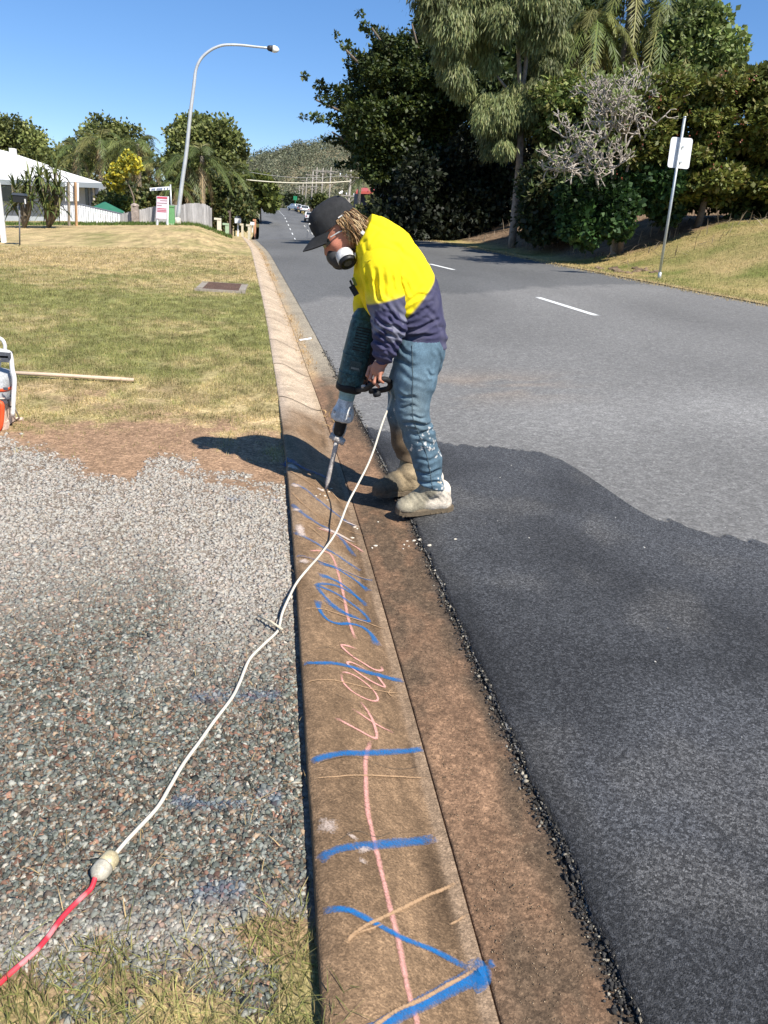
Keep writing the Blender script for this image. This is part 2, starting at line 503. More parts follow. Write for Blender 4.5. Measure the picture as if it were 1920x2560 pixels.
def kerb_col(x, y):
    t = x-XK(y)
    k = sstep(-.5, .5, y-(5.35+1.6*t)+.9*(fbm(x*5, y*2, 1., 3)-.5))[..., None]
    n = fbm(x*9, y*2.2, 2., 4)[..., None]; st = fbm(t*3+y*2.0, y*7.0-t*9, 6., 3)[..., None]
    near = brown*(.60+.70*n)*(.75+.5*fbm(x*40, y*11, 5., 3)[..., None])
    near = near*(1-.55*sstep(.62, .88, t/TJ)[..., None]*sstep(.35, .6, fbm(x*20, y*3, 8., 3))[..., None])
    lip = sstep(.318, .330, t)[..., None]*(.35+.65*fbm(x*8, y*3, 4., 3)[..., None])
    near = near*(1-lip)+np.array([.285, .20, .13])*lip
    dust = sstep(.46, .7, fbm(x*7, y*3.5, 12., 4))[..., None]*sstep(2.2, 3.2, y)[..., None]
    near = near*(1-.35*dust)+np.array([.36, .26, .17])*.35*dust
    far = tan*(.68+.78*st)
    top = np.exp(-((t-.03)/.035)**2)[..., None]
    far = far*(1-.25*top)+np.array([.45, .36, .29])*.25*top
    inv = sstep(.27, TJ, t)[..., None]
    far = far*(1-.4*inv)+np.array([.42, .29, .16])*.4*inv
    c = near*(1-k)+far*k
    return c


M_CONC = mk('dirty_concrete', rough=.88, var=.22, vs=30, bump=.5, bs=190, spec=.2, speck=((230, .22), (85, .10)))
ysK = arr((-1.6, 8, .025), (8, 39.2, .12))
tsK = np.concatenate([np.array([0, .006, .014, .024, .036, .05]), np.arange(.062, TJ-.004, .0118), [TJ]])
Yk, Tk = np.meshgrid(ysK, tsK, indexing='ij')
Xk = XK(Yk)+Tk; Zk = ZL(Yk)+zkerb(Tk)+.004*(fbm(Xk*10, Yk*4, 3., 3)-.5)
vk = np.stack([Xk, Yk, Zk], -1)
back = vk[:, :1].copy(); back[..., 2] -= .16
back2 = vk[:, :1].copy(); back2[:, 0, 0] -= .003; back2[:, 0, 2] -= .012
frt = vk[:, -1:].copy(); frt[..., 2] -= .03
jit = .004*(fbm(ysK*7, 0*ysK, 2., 3)-.5)
vk = np.concatenate([back, back2, vk, frt], 1); vk[:, :3, 0] += jit[:, None]
ck = kerb_col(vk[..., 0], vk[..., 1])
KERB = tag(obj('kerb', vk.reshape(-1, 3), grid_faces(len(ysK), vk.shape[1]), M_CONC, col=ck.reshape(-1, 3), smooth=True), kind='structure')


def gut_col(x, y):
    t = x-XK(y)
    k = sstep(-.6, .6, y-7.2+1.2*(fbm(x*4, y*2, 1., 3)-.5))[..., None]
    n = fbm(x*14, y*9, 3., 4)[..., None]; b = fbm(x*5, y*1.6, 9., 3)[..., None]
    near = np.array([.215, .128, .074])*(.6+.8*n)
    bl = sstep(.36, .56, b)*sstep(.26, .52, n)
    near = near*(1-.75*bl)+np.array([.07, .052, .033])*.75*bl
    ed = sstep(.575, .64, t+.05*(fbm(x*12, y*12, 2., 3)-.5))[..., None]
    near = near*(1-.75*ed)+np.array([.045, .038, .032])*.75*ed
    far = np.array([.30, .255, .185])*(.75+.5*fbm(t*2, y*3, 5., 3)[..., None])
    inv = np.exp(-((t-.40)/.07)**2)[..., None]*fbm(x*8, y*2.5, 4., 3)[..., None]
    far = far*(1-inv)+np.array([.48, .32, .16])*inv
    return near*(1-k)+far*k


tsG = np.concatenate([[TJ+.0045], np.arange(TJ+.012, .76, .014)])
Yg, Tg = np.meshgrid(ysK, tsG, indexing='ij'); Xg = XK(Yg)+Tg
Zg = ZL(Yg)+.010+(Tg-TJ)/.3*.012+.006*(fbm(Xg*12, Yg*7, 5., 3)-.5)
vg = np.stack([Xg, Yg, Zg], -1); dn = vg[:, :1].copy(); dn[..., 2] -= .03
vg = np.concatenate([dn, vg], 1)
M_GUT = mk('dirty_gutter_concrete', rough=.92, var=.32, vs=40, bump=.4, bs=200, spec=.25, speck=((170, .24), (70, .14)))
GUT = tag(obj('gutter', vg.reshape(-1, 3), grid_faces(len(ysK), vg.shape[1]), M_GUT, col=gut_col(vg[..., 0], vg[..., 1]).reshape(-1, 3), smooth=True), kind='structure')
gb = np.stack([XK(ysK)+TJ-.01, ysK, ZL(ysK)-.014], -1); gb2 = gb+np.array([.03, 0, 0])
tag(obj('joint_filler', np.stack([gb, gb2], 1).reshape(-1, 3), grid_faces(len(ysK), 2), mk('black_joint_filler', (.012, .010, .009), .9, .1)), kind='structure')

# fresh dark asphalt patch, about 25 mm thick at the gutter side
pb = np.array([G(a, b)[:2] for a, b in ((905, 1055), (960, 1066), (1090, 1093), (1180, 1104), (1300, 1112), (1390, 1140), (1470, 1190), (1530, 1235), (1600, 1275), (1700, 1300), (1800, 1325), (1920, 1348), (2300, 1420))])
tpb = pb[:, 0]-XK(pb[:, 1])
tsP = np.concatenate([np.arange(TA, 6.0, .02), np.arange(6.0, 9, .15)])
yend = np.interp(tsP, tpb, pb[:, 1])+.10*(fbm(tsP*9, 0*tsP, 1., 3)-.5)+.16*(fbm(tsP*26, 0*tsP, 8., 3)-.5)
vv = np.concatenate([np.linspace(0, .9, 90), np.linspace(.91, 1, 12)])
Yp = -2+(yend[None]+2)*vv[:, None]; Tp = np.broadcast_to(tsP[None], Yp.shape).copy()
edge_j = .030*(fbm(Yp*11, 0*Yp, 4., 3)-.5)+.012*(fbm(Yp*50, 0*Yp, 7., 2)-.5)
Tp[:, 0] += edge_j[:, 0]; Tp[:, 1] += edge_j[:, 1]*.6
Xp = XK(Yp)+Tp
thick = .011*(1-sstep(.95, 1.0, vv))[:, None]+.004
Zp = zroad(Xp, Yp)+thick+.004*(fbm(Xp*6, Yp*6, 2., 3)-.5)*(vv < .95)[:, None]
vp_ = np.stack([Xp, Yp, Zp], -1); sk = vp_[:, :1].copy(); sk[..., 2] -= .04; sk[..., 0] -= .012
vp_ = np.concatenate([sk, vp_], 1)


def patch_col(x, y):
    n = fbm(x*1.3, y*1.3, 2., 4)[..., None]; g = fbm(x*3, y*2.4, 5., 3)[..., None]
    c = np.array([.058, .059, .061])*(.70+.6*sstep(.32, .68, n))
    d = sstep(.52, .75, g); c = c*(1-.5*d)+np.array([.115, .110, .102])*.5*d
    sc = sstep(.60, .72, fbm(x*1.1+y*.6, y*.5-x*.2, 11., 4))[..., None]; c = c*(1+.35*sc)
    e = sstep(.80, .69, x-XK(y))[..., None]
    return c*(1-.35*e)


M_PATCH = mk('fresh_dark_asphalt', rough=.82, var=.25, vs=60, bump=.8, bs=300, spec=.35, speck=((150, .5), (330, .3)), cover=True)
tag(obj('asphalt_patch', vp_.reshape(-1, 3), grid_faces(*vp_.shape[:2]), M_PATCH, col=patch_col(vp_[..., 0], vp_[..., 1]).reshape(-1, 3), smooth=True, attrs={'cover': np.concatenate([np.ones((len(vv), 1)), np.broadcast_to((.12+.9*sstep(0, .30, (1-vv)*6.0))[:, None], Yp.shape)], 1).ravel()}), kind='structure')


# ---------------------------------------------------------------- spray paint and scratches on the kerb
PINK = spray_mat('pink_chalk_paint', (.66, .33, .275), 1.0, .8)
BLUE = spray_mat('blue_spray_paint', (.010, .150, .40), 1.35, .85)
SCR = spray_mat('pale_scraped_concrete', (.42, .265, .145), .9, .9)
WDUST = spray_mat('white_concrete_dust', (.62, .50, .42), .9, .7)
LAY = [0]


def stroke(name, px, w, mat, cov=1.0, parent=None, closed=False):
    """px: photograph pixels of the stroke; laid on the kerb surface; w = width in metres"""
    pts = np.array([G(*p) for p in px]); L = np.sum(np.linalg.norm(np.diff(pts, axis=0), axis=1))
    n = max(10, int(L/.012)); c = spline(pts, n); tg = unit(np.gradient(c[:, :2], axis=0))
    nr = np.stack([-tg[:, 1], tg[:, 0]], 1)
    w = np.interp(np.linspace(0, 1, n), np.linspace(0, 1, len(np.atleast_1d(w))), np.atleast_1d(w))*(.85+.3*vnoise(np.arange(n)*.4, LAY[0]))
    K = 7; vs = []; cv = []
    LAY[0] += 1; lift = .0025+.00006*LAY[0]
    e = np.linspace(-1, 1, K)
    X = c[:, None, 0]+nr[:, None, 0]*e[None]*w[:, None]*.56; Y = c[:, None, 1]+nr[:, None, 1]*e[None]*w[:, None]*.56
    Z = ZS(X, Y)+lift
    cover = np.clip(1.15*(1-np.abs(e)**1.6), 0, 1)[None]*np.ones((n, 1))*cov
    end = np.minimum(1, np.minimum(np.arange(n), n-1-np.arange(n))/3.0)
    cover *= end[:, None]
    return obj(name, np.stack([X, Y, Z], -1).reshape(-1, 3), grid_faces(n, K), mat, parent or KERB, attrs={'cover': cover.ravel()})


def zA(*p): return [(660+a/3.318, 1160+b/3.318) for a, b in p]
def zB(*p): return [(660+a/2.572, 1700+b/2.572) for a, b in p]


def S(z, w, mat, cov=1.0):
    w = np.atleast_1d(w)*(.72 if mat is SCR else .82 if mat is BLUE else .9)
    cov = cov*(.78 if mat is BLUE else .9)
    return stroke({id(PINK): 'pink_mark', id(BLUE): 'blue_mark', id(SCR): 'scrape', id(WDUST): 'dust_smear'}[id(mat)], z, w, mat, cov)


S(zB((1000, 2330), (985, 2205), (945, 2070), (905, 1900), (870, 1700), (830, 1540), (770, 1300), (700, 1000), (665, 830), (655, 640), (655, 500), (690, 390)), .016, PINK, .85)
S(zA((755, 1455), (700, 1290), (660, 1090), (620, 930), (575, 790), (520, 735), (370, 725)), .016, PINK, .85)
S(zB((450, 245), (560, 300), (690, 370), (725, 368), (705, 280), (670, 210), (620, 140)), .012, PINK, 1.05)
S(zB((570, 190), (700, 275), (835, 345)), .010, PINK, 1.0)
S(zA((640, 1740), (660, 1820), (760, 1910), (890, 1968), (945, 1955), (905, 1880), (800, 1790), (700, 1738), (640, 1735)), .010, PINK, 1.05)
S(zA((860, 1718), (740, 1655), (690, 1655), (740, 1705), (870, 1795), (1000, 1855), (960, 1790), (930, 1755)), .012, PINK, 1.05)
S(zA((770, 1540), (700, 1515), (640, 1510), (720, 1590), (830, 1660), (920, 1712), (980, 1715), (970, 1680)), .012, PINK, 1.05)
S(zA((430, 530), (520, 560), (640, 620), (760, 690), (830, 740)), .016, PINK, .8)
S(zA((330, 1665), (450, 1655), (650, 1670), (850, 1730), (1000, 1770), (1160, 1805)), [.022, .022, .022, .026, .028, .026], BLUE, .9)
S(zA((450, 1140), (455, 1200), (520, 1290), (620, 1330), (720, 1330), (820, 1360), (900, 1430), (935, 1510)), [.04, .02, .018, .018, .02, .022, .03, .045], BLUE, .95)
S(zA((430, 1005), (500, 1100), (600, 1190), (720, 1265), (870, 1310), (800, 1220), (680, 1130), (560, 1060), (440, 1010), (560, 1005), (700, 1060), (850, 1165)), .022, BLUE, .72)
S(zA((455, 925), (560, 955), (700, 1040), (850, 1185)), [.045, .03, .02, .03], BLUE, .8)
S(zA((450, 820), (600, 870), (760, 970), (870, 1060)), [.045, .02, .02, .045], BLUE, .85)
S(zA((500, 1130), (640, 1230), (790, 1290)), .03, BLUE, .55)
S(zA((230, 165), (330, 205), (450, 300), (600, 420), (760, 520)), .030, BLUE, .42)
S(zA((220, 390), (330, 420), (450, 500), (620, 600), (750, 770)), .030, BLUE, .45)
S(zA((240, 590), (330, 605), (480, 690), (620, 770), (800, 890)), .028, BLUE, .5)
S(zA((270, 770), (460, 810), (650, 880), (900, 970)), .02, BLUE, .40)
S(zB((305, 535), (370, 505), (480, 480), (650, 475), (850, 465), (970, 455), (1020, 450)), .027, BLUE, .95)
S(zB((355, 1170), (420, 1120), (520, 1085), (700, 1070), (900, 1050), (1105, 1020)), [.03, .026, .024, .026, .03, .03], BLUE, .85)
S(zB((380, 1495), (540, 1485), (640, 1530), (750, 1590), (900, 1670), (1100, 1750), (1340, 1865)), .019, BLUE, 1.1)
S(zB((1340, 1870), (1380, 1850), (1400, 1910), (1370, 1950), (1330, 1965)), .045, BLUE, 1.2)
S(zB((1395, 1900), (1250, 1965), (1100, 2045), (900, 2150), (730, 2230), (600, 2290)), [.05, .04, .032, .026, .024, .024], BLUE, 1.1)
S(zB((1440, 1835), (1480, 1825)), .025, BLUE, .8)
for q, w in ((((210, 280), (330, 340), (500, 470), (700, 560), (830, 600)), .010), (((250, 465), (450, 520), (640, 620), (830, 690)), .009), (((340, 500), (480, 610), (620, 740)), .008),
             (((270, 775), (450, 805), (650, 880), (900, 962)), .009), (((310, 1225), (450, 1205), (650, 1260), (850, 1320), (1040, 1380)), .009), (((330, 1840), (430, 1800), (560, 1800), (800, 1850), (1190, 1895)), .008),
             (((200, 60), (330, 130), (450, 210)), .012), (((560, 1090), (700, 1180), (820, 1250)), .007), (((430, 100), (520, 190), (640, 330)), .012)):
    S(zA(*q), w, SCR, 1.0)
for q, w in ((((310, 650), (460, 630), (640, 620), (900, 630), (1050, 632)), .008), (((510, 1710), (620, 1610), (850, 1495), (1060, 1390), (1250, 1300)), .013),
             (((560, 1650), (680, 1610), (780, 1570)), .008), (((640, 2290), (740, 2212), (860, 2130), (1000, 2070), (1200, 1960), (1405, 1830)), .013), (((1180, 1590), (1310, 1510)), .009), (((850, 40), (800, 90), (860, 130)), .005)):
    S(zB(*q), w, SCR, 1.05)
for q, w in ((((225, 170), (290, 200)), .05), (((235, 385), (300, 395)), .045), (((285, 500), (320, 620)), .05), (((300, 800), (370, 830)), .05), (((470, 540), (600, 580), (760, 660)), .035), (((190, 20), (280, 60)), .06), (((440, 200), (500, 240)), .05), (((640, 470), (720, 500), (790, 530)), .02)):
    S(zA(*q), w, WDUST, .8)
for q, w in ((((530, 990), (600, 1040)), .014), (((610, 1160), (670, 1195)), .016), (((345, 940), (480, 960)), .05), (((590, 1110), (700, 1090)), .02)):
    S(zB(*q), w, WDUST, .55)
S([(705, 1160), (760, 1172), (830, 1200)], .05, BLUE, .3)
DKJ = spray_mat('dark_joint_line', (.10, .075, .05), .8, .7)


def kerb_line(name, pts_ty, w, mat, cov):
    c = spline(np.array([(XK(y_)+t_, y_, 0) for t_, y_ in pts_ty]), 30); n = len(c); tg = unit(np.gradient(c[:, :2], axis=0)); nr = np.stack([-tg[:, 1], tg[:, 0]], 1)
    LAY[0] += 1; e = np.linspace(-1, 1, 5); X = c[:, None, 0]+nr[:, None, 0]*e*w; Y = c[:, None, 1]+nr[:, None, 1]*e*w
    return obj(name, np.stack([X, Y, ZS(X, Y)+.0025+.00006*LAY[0]], -1).reshape(-1, 3), grid_faces(n, 5), mat, KERB, attrs={'cover': (np.clip(1.3*(1-e**2), 0, 1)[None]*np.ones((n, 1))*cov).ravel()})


for y_ in (6.05, 7.5, 9.0, 10.9, 13, 15.4, 18, 21, 24.5, 28.5):
    kerb_line('cross_joint', [(.004, y_), (.12, y_+.05*math.sin(y_)), (.24, y_), (TJ-.004, y_+.03*math.cos(y_*3))], .006+.0007*y_, DKJ, .95)
for t0, y0, t1, y1 in ((.02, 2.95, .34, 2.86), (.05, 2.2, .22, 2.24), (.03, 1.62, .33, 1.72), (.06, 1.35, .2, 1.42), (.10, 1.95, .30, 1.88)):
    kerb_line('hairline_crack', [(t0, y0), (t0*.65+t1*.35, y0*.6+y1*.4+.012), (t0*.3+t1*.7, y0*.3+y1*.7-.01), (t1, y1)], .0013, DKJ, .75)

# ---------------------------------------------------------------- gravel, grass (nobody could count them)
ICO_V = []
_g = (1+5**.5)/2
for a_, b_ in ((-1, _g), (1, _g), (-1, -_g), (1, -_g)):
    ICO_V += [(a_, b_, 0)]
for a_, b_ in ((-1, _g), (1, _g), (-1, -_g), (1, -_g)):
    ICO_V += [(0, a_, b_)]
for a_, b_ in ((_g, -1), (_g, 1), (-_g, -1), (-_g, 1)):
    ICO_V += [(a_, 0, b_)]
ICO_V = unit(np.array(ICO_V, float))
CUB_V = np.array([(1, 0, 0), (-1, 0, 0), (0, 1, 0), (0, -1, 0), (0, 0, 1), (0, 0, -1)], float)
CUB_F = np.array([(0, 2, 4), (2, 1, 4), (1, 3, 4), (3, 0, 4), (2, 0, 5), (1, 2, 5), (3, 1, 5), (0, 3, 5)])
ICO_F = np.array([(0, 11, 5), (0, 5, 1), (0, 1, 7), (0, 7, 10), (0, 10, 11), (1, 5, 9), (5, 11, 4), (11, 10, 2), (10, 7, 6), (7, 1, 8), (3, 9, 4), (3, 4, 2), (3, 2, 6), (3, 6, 8), (3, 8, 9), (4, 9, 5), (2, 4, 11), (6, 2, 10), (8, 6, 7), (9, 8, 1)])


def stones(name, pos, size, col, mat, flat=.65, kind='stuff', rough=.42):
    n = len(pos)
    v = CUB_V[None]*(1.12+RNG.uniform(-.3, .35, (n, 6, 1)))+RNG.uniform(-.34, .34, (n, 6, 3))
    sc = size[:, None, None]*np.stack([RNG.uniform(.8, 1.3, n), RNG.uniform(.7, 1.0, n), RNG.uniform(flat*.7, flat*1.2, n)], 1)[:, None]
    v = v*sc
    # random rotation: tilt then spin
    a = RNG.normal(size=n)*.8; sp = RNG.uniform(0, 2*PI, n)
    ca, sa = np.cos(a)[:, None], np.sin(a)[:, None]
    y = v[..., 1]*ca-v[..., 2]*sa; z = v[..., 1]*sa+v[..., 2]*ca; x = v[..., 0]
    cs, ss = np.cos(sp)[:, None], np.sin(sp)[:, None]
    v = np.stack([x*cs-y*ss, x*ss+y*cs, z], -1)+pos[:, None]
    f = (CUB_F[None]+6*np.arange(n)[:, None, None]).reshape(-1, 3)
    o = obj(name, v.reshape(-1, 3), f, mat, col=np.repeat(col, 6, 0))
    return tag(o, kind=kind)


M_STONE = mk('crushed_stone', rough=.85, var=.24, vs=60, bump=.3, bs=300, spec=.25)
N = 165000
gy = np.exp(RNG.uniform(np.log(.85), np.log(5.4), N)); gx = RNG.uniform(-1, 0, N)*(.75+gy*.62)+XK(gy)-.02
keep = verge_masks(gx, gy)[0] > RNG.uniform(.08, .95, N)
gx, gy = gx[keep], gy[keep]; n = len(gx)
sz = np.clip(RNG.lognormal(np.log(.0050), .42, n), .0025, .0105)*(.86+.16*gy)
pal = np.array([(.20, .22, .20), (.26, .28, .27), (.42, .42, .39), (.17, .13, .11), (.30, .22, .16), (.52, .48, .43), (.36, .20, .15), (.13, .145, .135), (.45, .33, .24)])
pw = np.array([.24, .17, .12, .13, .10, .06, .06, .08, .04]); pc = pal[RNG.choice(len(pal), n, p=pw/pw.sum())]
pc = pc*RNG.uniform(.35, 1.25, (n, 1))*np.array([.76, .75, .68])
dust = np.clip(sstep(.38, .62, fbm(gx*1.5+5, gy*1.1, 3., 3))*sstep(1.7, 3.0, gy+.35*(-gx))+.8*sstep(2.5, 3.6, gy-.5*gx)+.5*np.exp(-((gy-1.16)/.08)**2), 0, 1)*.6
pc = pc*(1-dust[:, None])+np.array([.50, .455, .395])*dust[:, None]
blu = (np.abs(gx+.10) < .14)*np.exp(-(np.minimum(np.abs(gy-1.55), np.minimum(np.abs(gy-2.0), np.minimum(np.abs(gy-3.75), np.abs(gy-1.27))))/.03)**2)*(fbm(gx*10, gy*10, 2., 2) > .5)
pc = pc*(1-0.28*blu[:, None])+np.array([.03, .09, .22])*.28*blu[:, None]
stones('gravel', np.stack([gx, gy, zleft(gx, gy)+sz*.02], 1), sz, np.clip(pc, 0, 1), M_STONE, flat=.5)

# crumbled asphalt edge and gutter grit
N = 7000
ey = np.exp(RNG.uniform(np.log(.8), np.log(9), N)); et = TA-.012+.016*RNG.normal(size=N)+.03*(fbm(ey*11, 0*ey, 4., 3)-.5)
ex = XK(ey)+et; es = np.clip(RNG.lognormal(np.log(.0033), .42, N), .0015, .009)
ec = np.array([.045, .043, .040])*RNG.uniform(.4, 1.6, (N, 1)); lite = RNG.uniform(0, 1, N) < .12; ec[lite] = np.array([.30, .27, .21])*RNG.uniform(.6, 1.3, (lite.sum(), 1))
stones('crumbled_asphalt', np.stack([ex, ey, np.maximum(ZS(ex, ey), ZL(ey)+.018)+RNG.uniform(-.002, .008, N)], 1), es, ec, M_STONE)
N = 3000
ey = np.exp(RNG.uniform(np.log(.8), np.log(9), N)); et = RNG.uniform(TJ+.02, TA-.01, N); ex = XK(ey)+et
es = RNG.uniform(.0008, .0024, N); ec = np.array([.26, .19, .12])*RNG.uniform(.2, 1.5, (N, 1))
stones('gutter_grit', np.stack([ex, ey, ZS(ex, ey)+.001], 1), es, ec, M_STONE)
N = 380
ey = np.exp(RNG.uniform(np.log(1.2), np.log(16), N)); et = RNG.uniform(.9, 8, N); ex = XK(ey)+et
keep = np.ones(N, bool); es = RNG.uniform(.002, .005, N); ec = np.array([.55, .52, .46])*RNG.uniform(.4, 1.2, (N, 1))
stones('road_grit', np.stack([ex, ey, zroad(ex, ey)+.016*(ey < 4.6)+.002], 1), es, ec, M_STONE)


def grass(name, x, y, h, w, col, mat, lean=.5, zf=None, seg2=True):
    n = len(x); z = (zf or ZS)(x, y)-.004
    a = RNG.uniform(0, 2*PI, n); l = RNG.normal(size=n)*lean*h; la = RNG.uniform(0, 2*PI, n)
    b = np.stack([x, y, z], 1); s = np.stack([np.cos(a), np.sin(a), 0*a], 1)*w[:, None]*.5
    tip = b+np.stack([np.cos(la)*l, np.sin(la)*l, np.sqrt(np.maximum(h*h-np.minimum(l*l, .9*h*h), 0))], 1)
    if seg2:
        mid = b+(tip-b)*.5; mid[:, 2] += .12*h
        v = np.stack([b-s, b+s, mid+s*.8, mid-s*.8, tip], 1)
        k = 5*np.arange(n)[:, None]
        f = np.concatenate([k+np.array([[0, 1, 2]]), k+np.array([[0, 2, 3]]), k+np.array([[3, 2, 4]])])
    else:
        v = np.stack([b-s, b+s, tip], 1); k = 3*np.arange(n)[:, None]; f = k+np.array([[0, 1, 2]])
    return tag(obj(name, v.reshape(-1, 3), f, mat, col=np.repeat(col, v.shape[1], 0)), kind='stuff')


M_GRASS = mk('grass_blades', rough=.75, var=0, spec=.2, trans=.25)


def grass_cols(x, y, n, extra=0.0):
    dr = np.clip(dryness(x, y)+extra+RNG.normal(size=n)*.33, 0, 1)[:, None]
    g = np.array([.215, .220, .070])*RNG.uniform(.6, 1.4, (n, 1)); s = np.array([.50, .385, .19])*RNG.uniform(.6, 1.25, (n, 1))
    return (g*(1-dr)+s*dr)*(.45+1.1*fbm(x*8, y*5, 5., 3))[:, None]


N = 230000
y = np.exp(RNG.uniform(np.log(4.4), np.log(24), N)); x = XK(y)-RNG.uniform(0, 1, N)**1.0*(1.2+.45*y)
gm, dm = verge_masks(x, y); cl = fbm(x*7, y*7, 4., 2)
keep = (RNG.uniform(0, 1, N) > np.maximum(gm*1.05, dm*.97)) & (cl > .3)
x, y, cl = x[keep], y[keep], cl[keep]; n = len(x)
sp = .012+.0022*y
grass('grass', x, y, np.clip(RNG.lognormal(np.log(.022), .35, n), .008, .06)*(.7+cl)+.0005*y, .0022+.00075*y*RNG.uniform(.6, 1.2, n), grass_cols(x, y, n), M_GRASS, .75, seg2=False)
N = 20000
y = RNG.uniform(.55, 1.30, N); x = XK(y)+RNG.uniform(-1.0, .05, N)
gm, dm = verge_masks(x, y); cl = fbm(x*9, y*9, 4., 2)
keep = (RNG.uniform(0, 1, N) > gm*1.0) & ((cl > .42) | (RNG.uniform(0, 1, N) < .18)) & ((x < XK(y)-.01) | ((y < 1.02) & (x < XK(y)+.05*RNG.uniform(0, 1, N))))
x, y = x[keep], y[keep]; n = len(x)
c = grass_cols(x, y, n, -.18)
grass('grass', x, y, RNG.uniform(.012, .055, n), RNG.uniform(.0014, .0034, n), c*RNG.uniform(.6, 1.3, (n, 1)), M_GRASS, 1.5)
# straw bits lying on gravel and dirt
N = 900
y = np.exp(RNG.uniform(np.log(.95), np.log(6), N)); x = XK(y)-RNG.uniform(0, 1, N)*(.7+.5*y)
c = np.array([.50, .36, .17])*RNG.uniform(.5, 1.3, (N, 1))
o_ = grass('straw_litter', x, y, RNG.uniform(.01, .05, N), RNG.uniform(.0012, .0025, N), c, M_GRASS, 1.3, zf=lambda a, b: ZS(a, b)+.012)
# debris in the kerb invert further on
N = 1500
y = RNG.uniform(5.5, 30, N); x = XK(y)+.40+.05*RNG.normal(size=N); keep = fbm(x*3, y*1.6, 2., 3) > .52; x, y = x[keep], y[keep]; n = len(x)
grass('leaf_litter', x, y, RNG.uniform(.015, .05, n), RNG.uniform(.006, .012, n), np.array([.52, .34, .15])*RNG.uniform(.5, 1.3, (n, 1)), M_GRASS, 1.4, zf=lambda a, b: ZS(a, b)+.008)
# right bank grass
N = 90000
y = np.exp(RNG.uniform(np.log(9), np.log(34), N)); e = RNG.uniform(.08, 9, N); x = XK(y)+TE+e
u = sstep(-.6, .6, y-(23.2-.25*(e-3))); keep = RNG.uniform(0, 1, N) > u*.92; x, y = x[keep], y[keep]; n = len(x)
dr = np.clip(.5+1.4*(fbm(x*.9, y*.9, 2., 4)-.5)+RNG.normal(size=n)*.25, 0, 1)[:, None]
c = np.array([.20, .22, .065])*(1-dr)+np.array([.56, .43, .2])*dr
grass('grass', x, y, RNG.uniform(.02, .07, n), .004+.0007*y*RNG.uniform(.6, 1.2, n), c*RNG.uniform(.7, 1.2, (n, 1)), M_GRASS, .8, seg2=False)
# ragged grass over the right road edge
N = 9000
y = np.exp(RNG.uniform(np.log(9), np.log(46), N)); x = XK(y)+TE+.12*RNG.normal(size=N)+.12*(fbm(y*2, 0*y, 3., 2)-.3)
c = np.array([.52, .40, .2])*RNG.uniform(.6, 1.3, (N, 1))
grass('grass', x, y, RNG.uniform(.02, .06, N), .006+.0007*y, c, M_GRASS, .9, seg2=False)


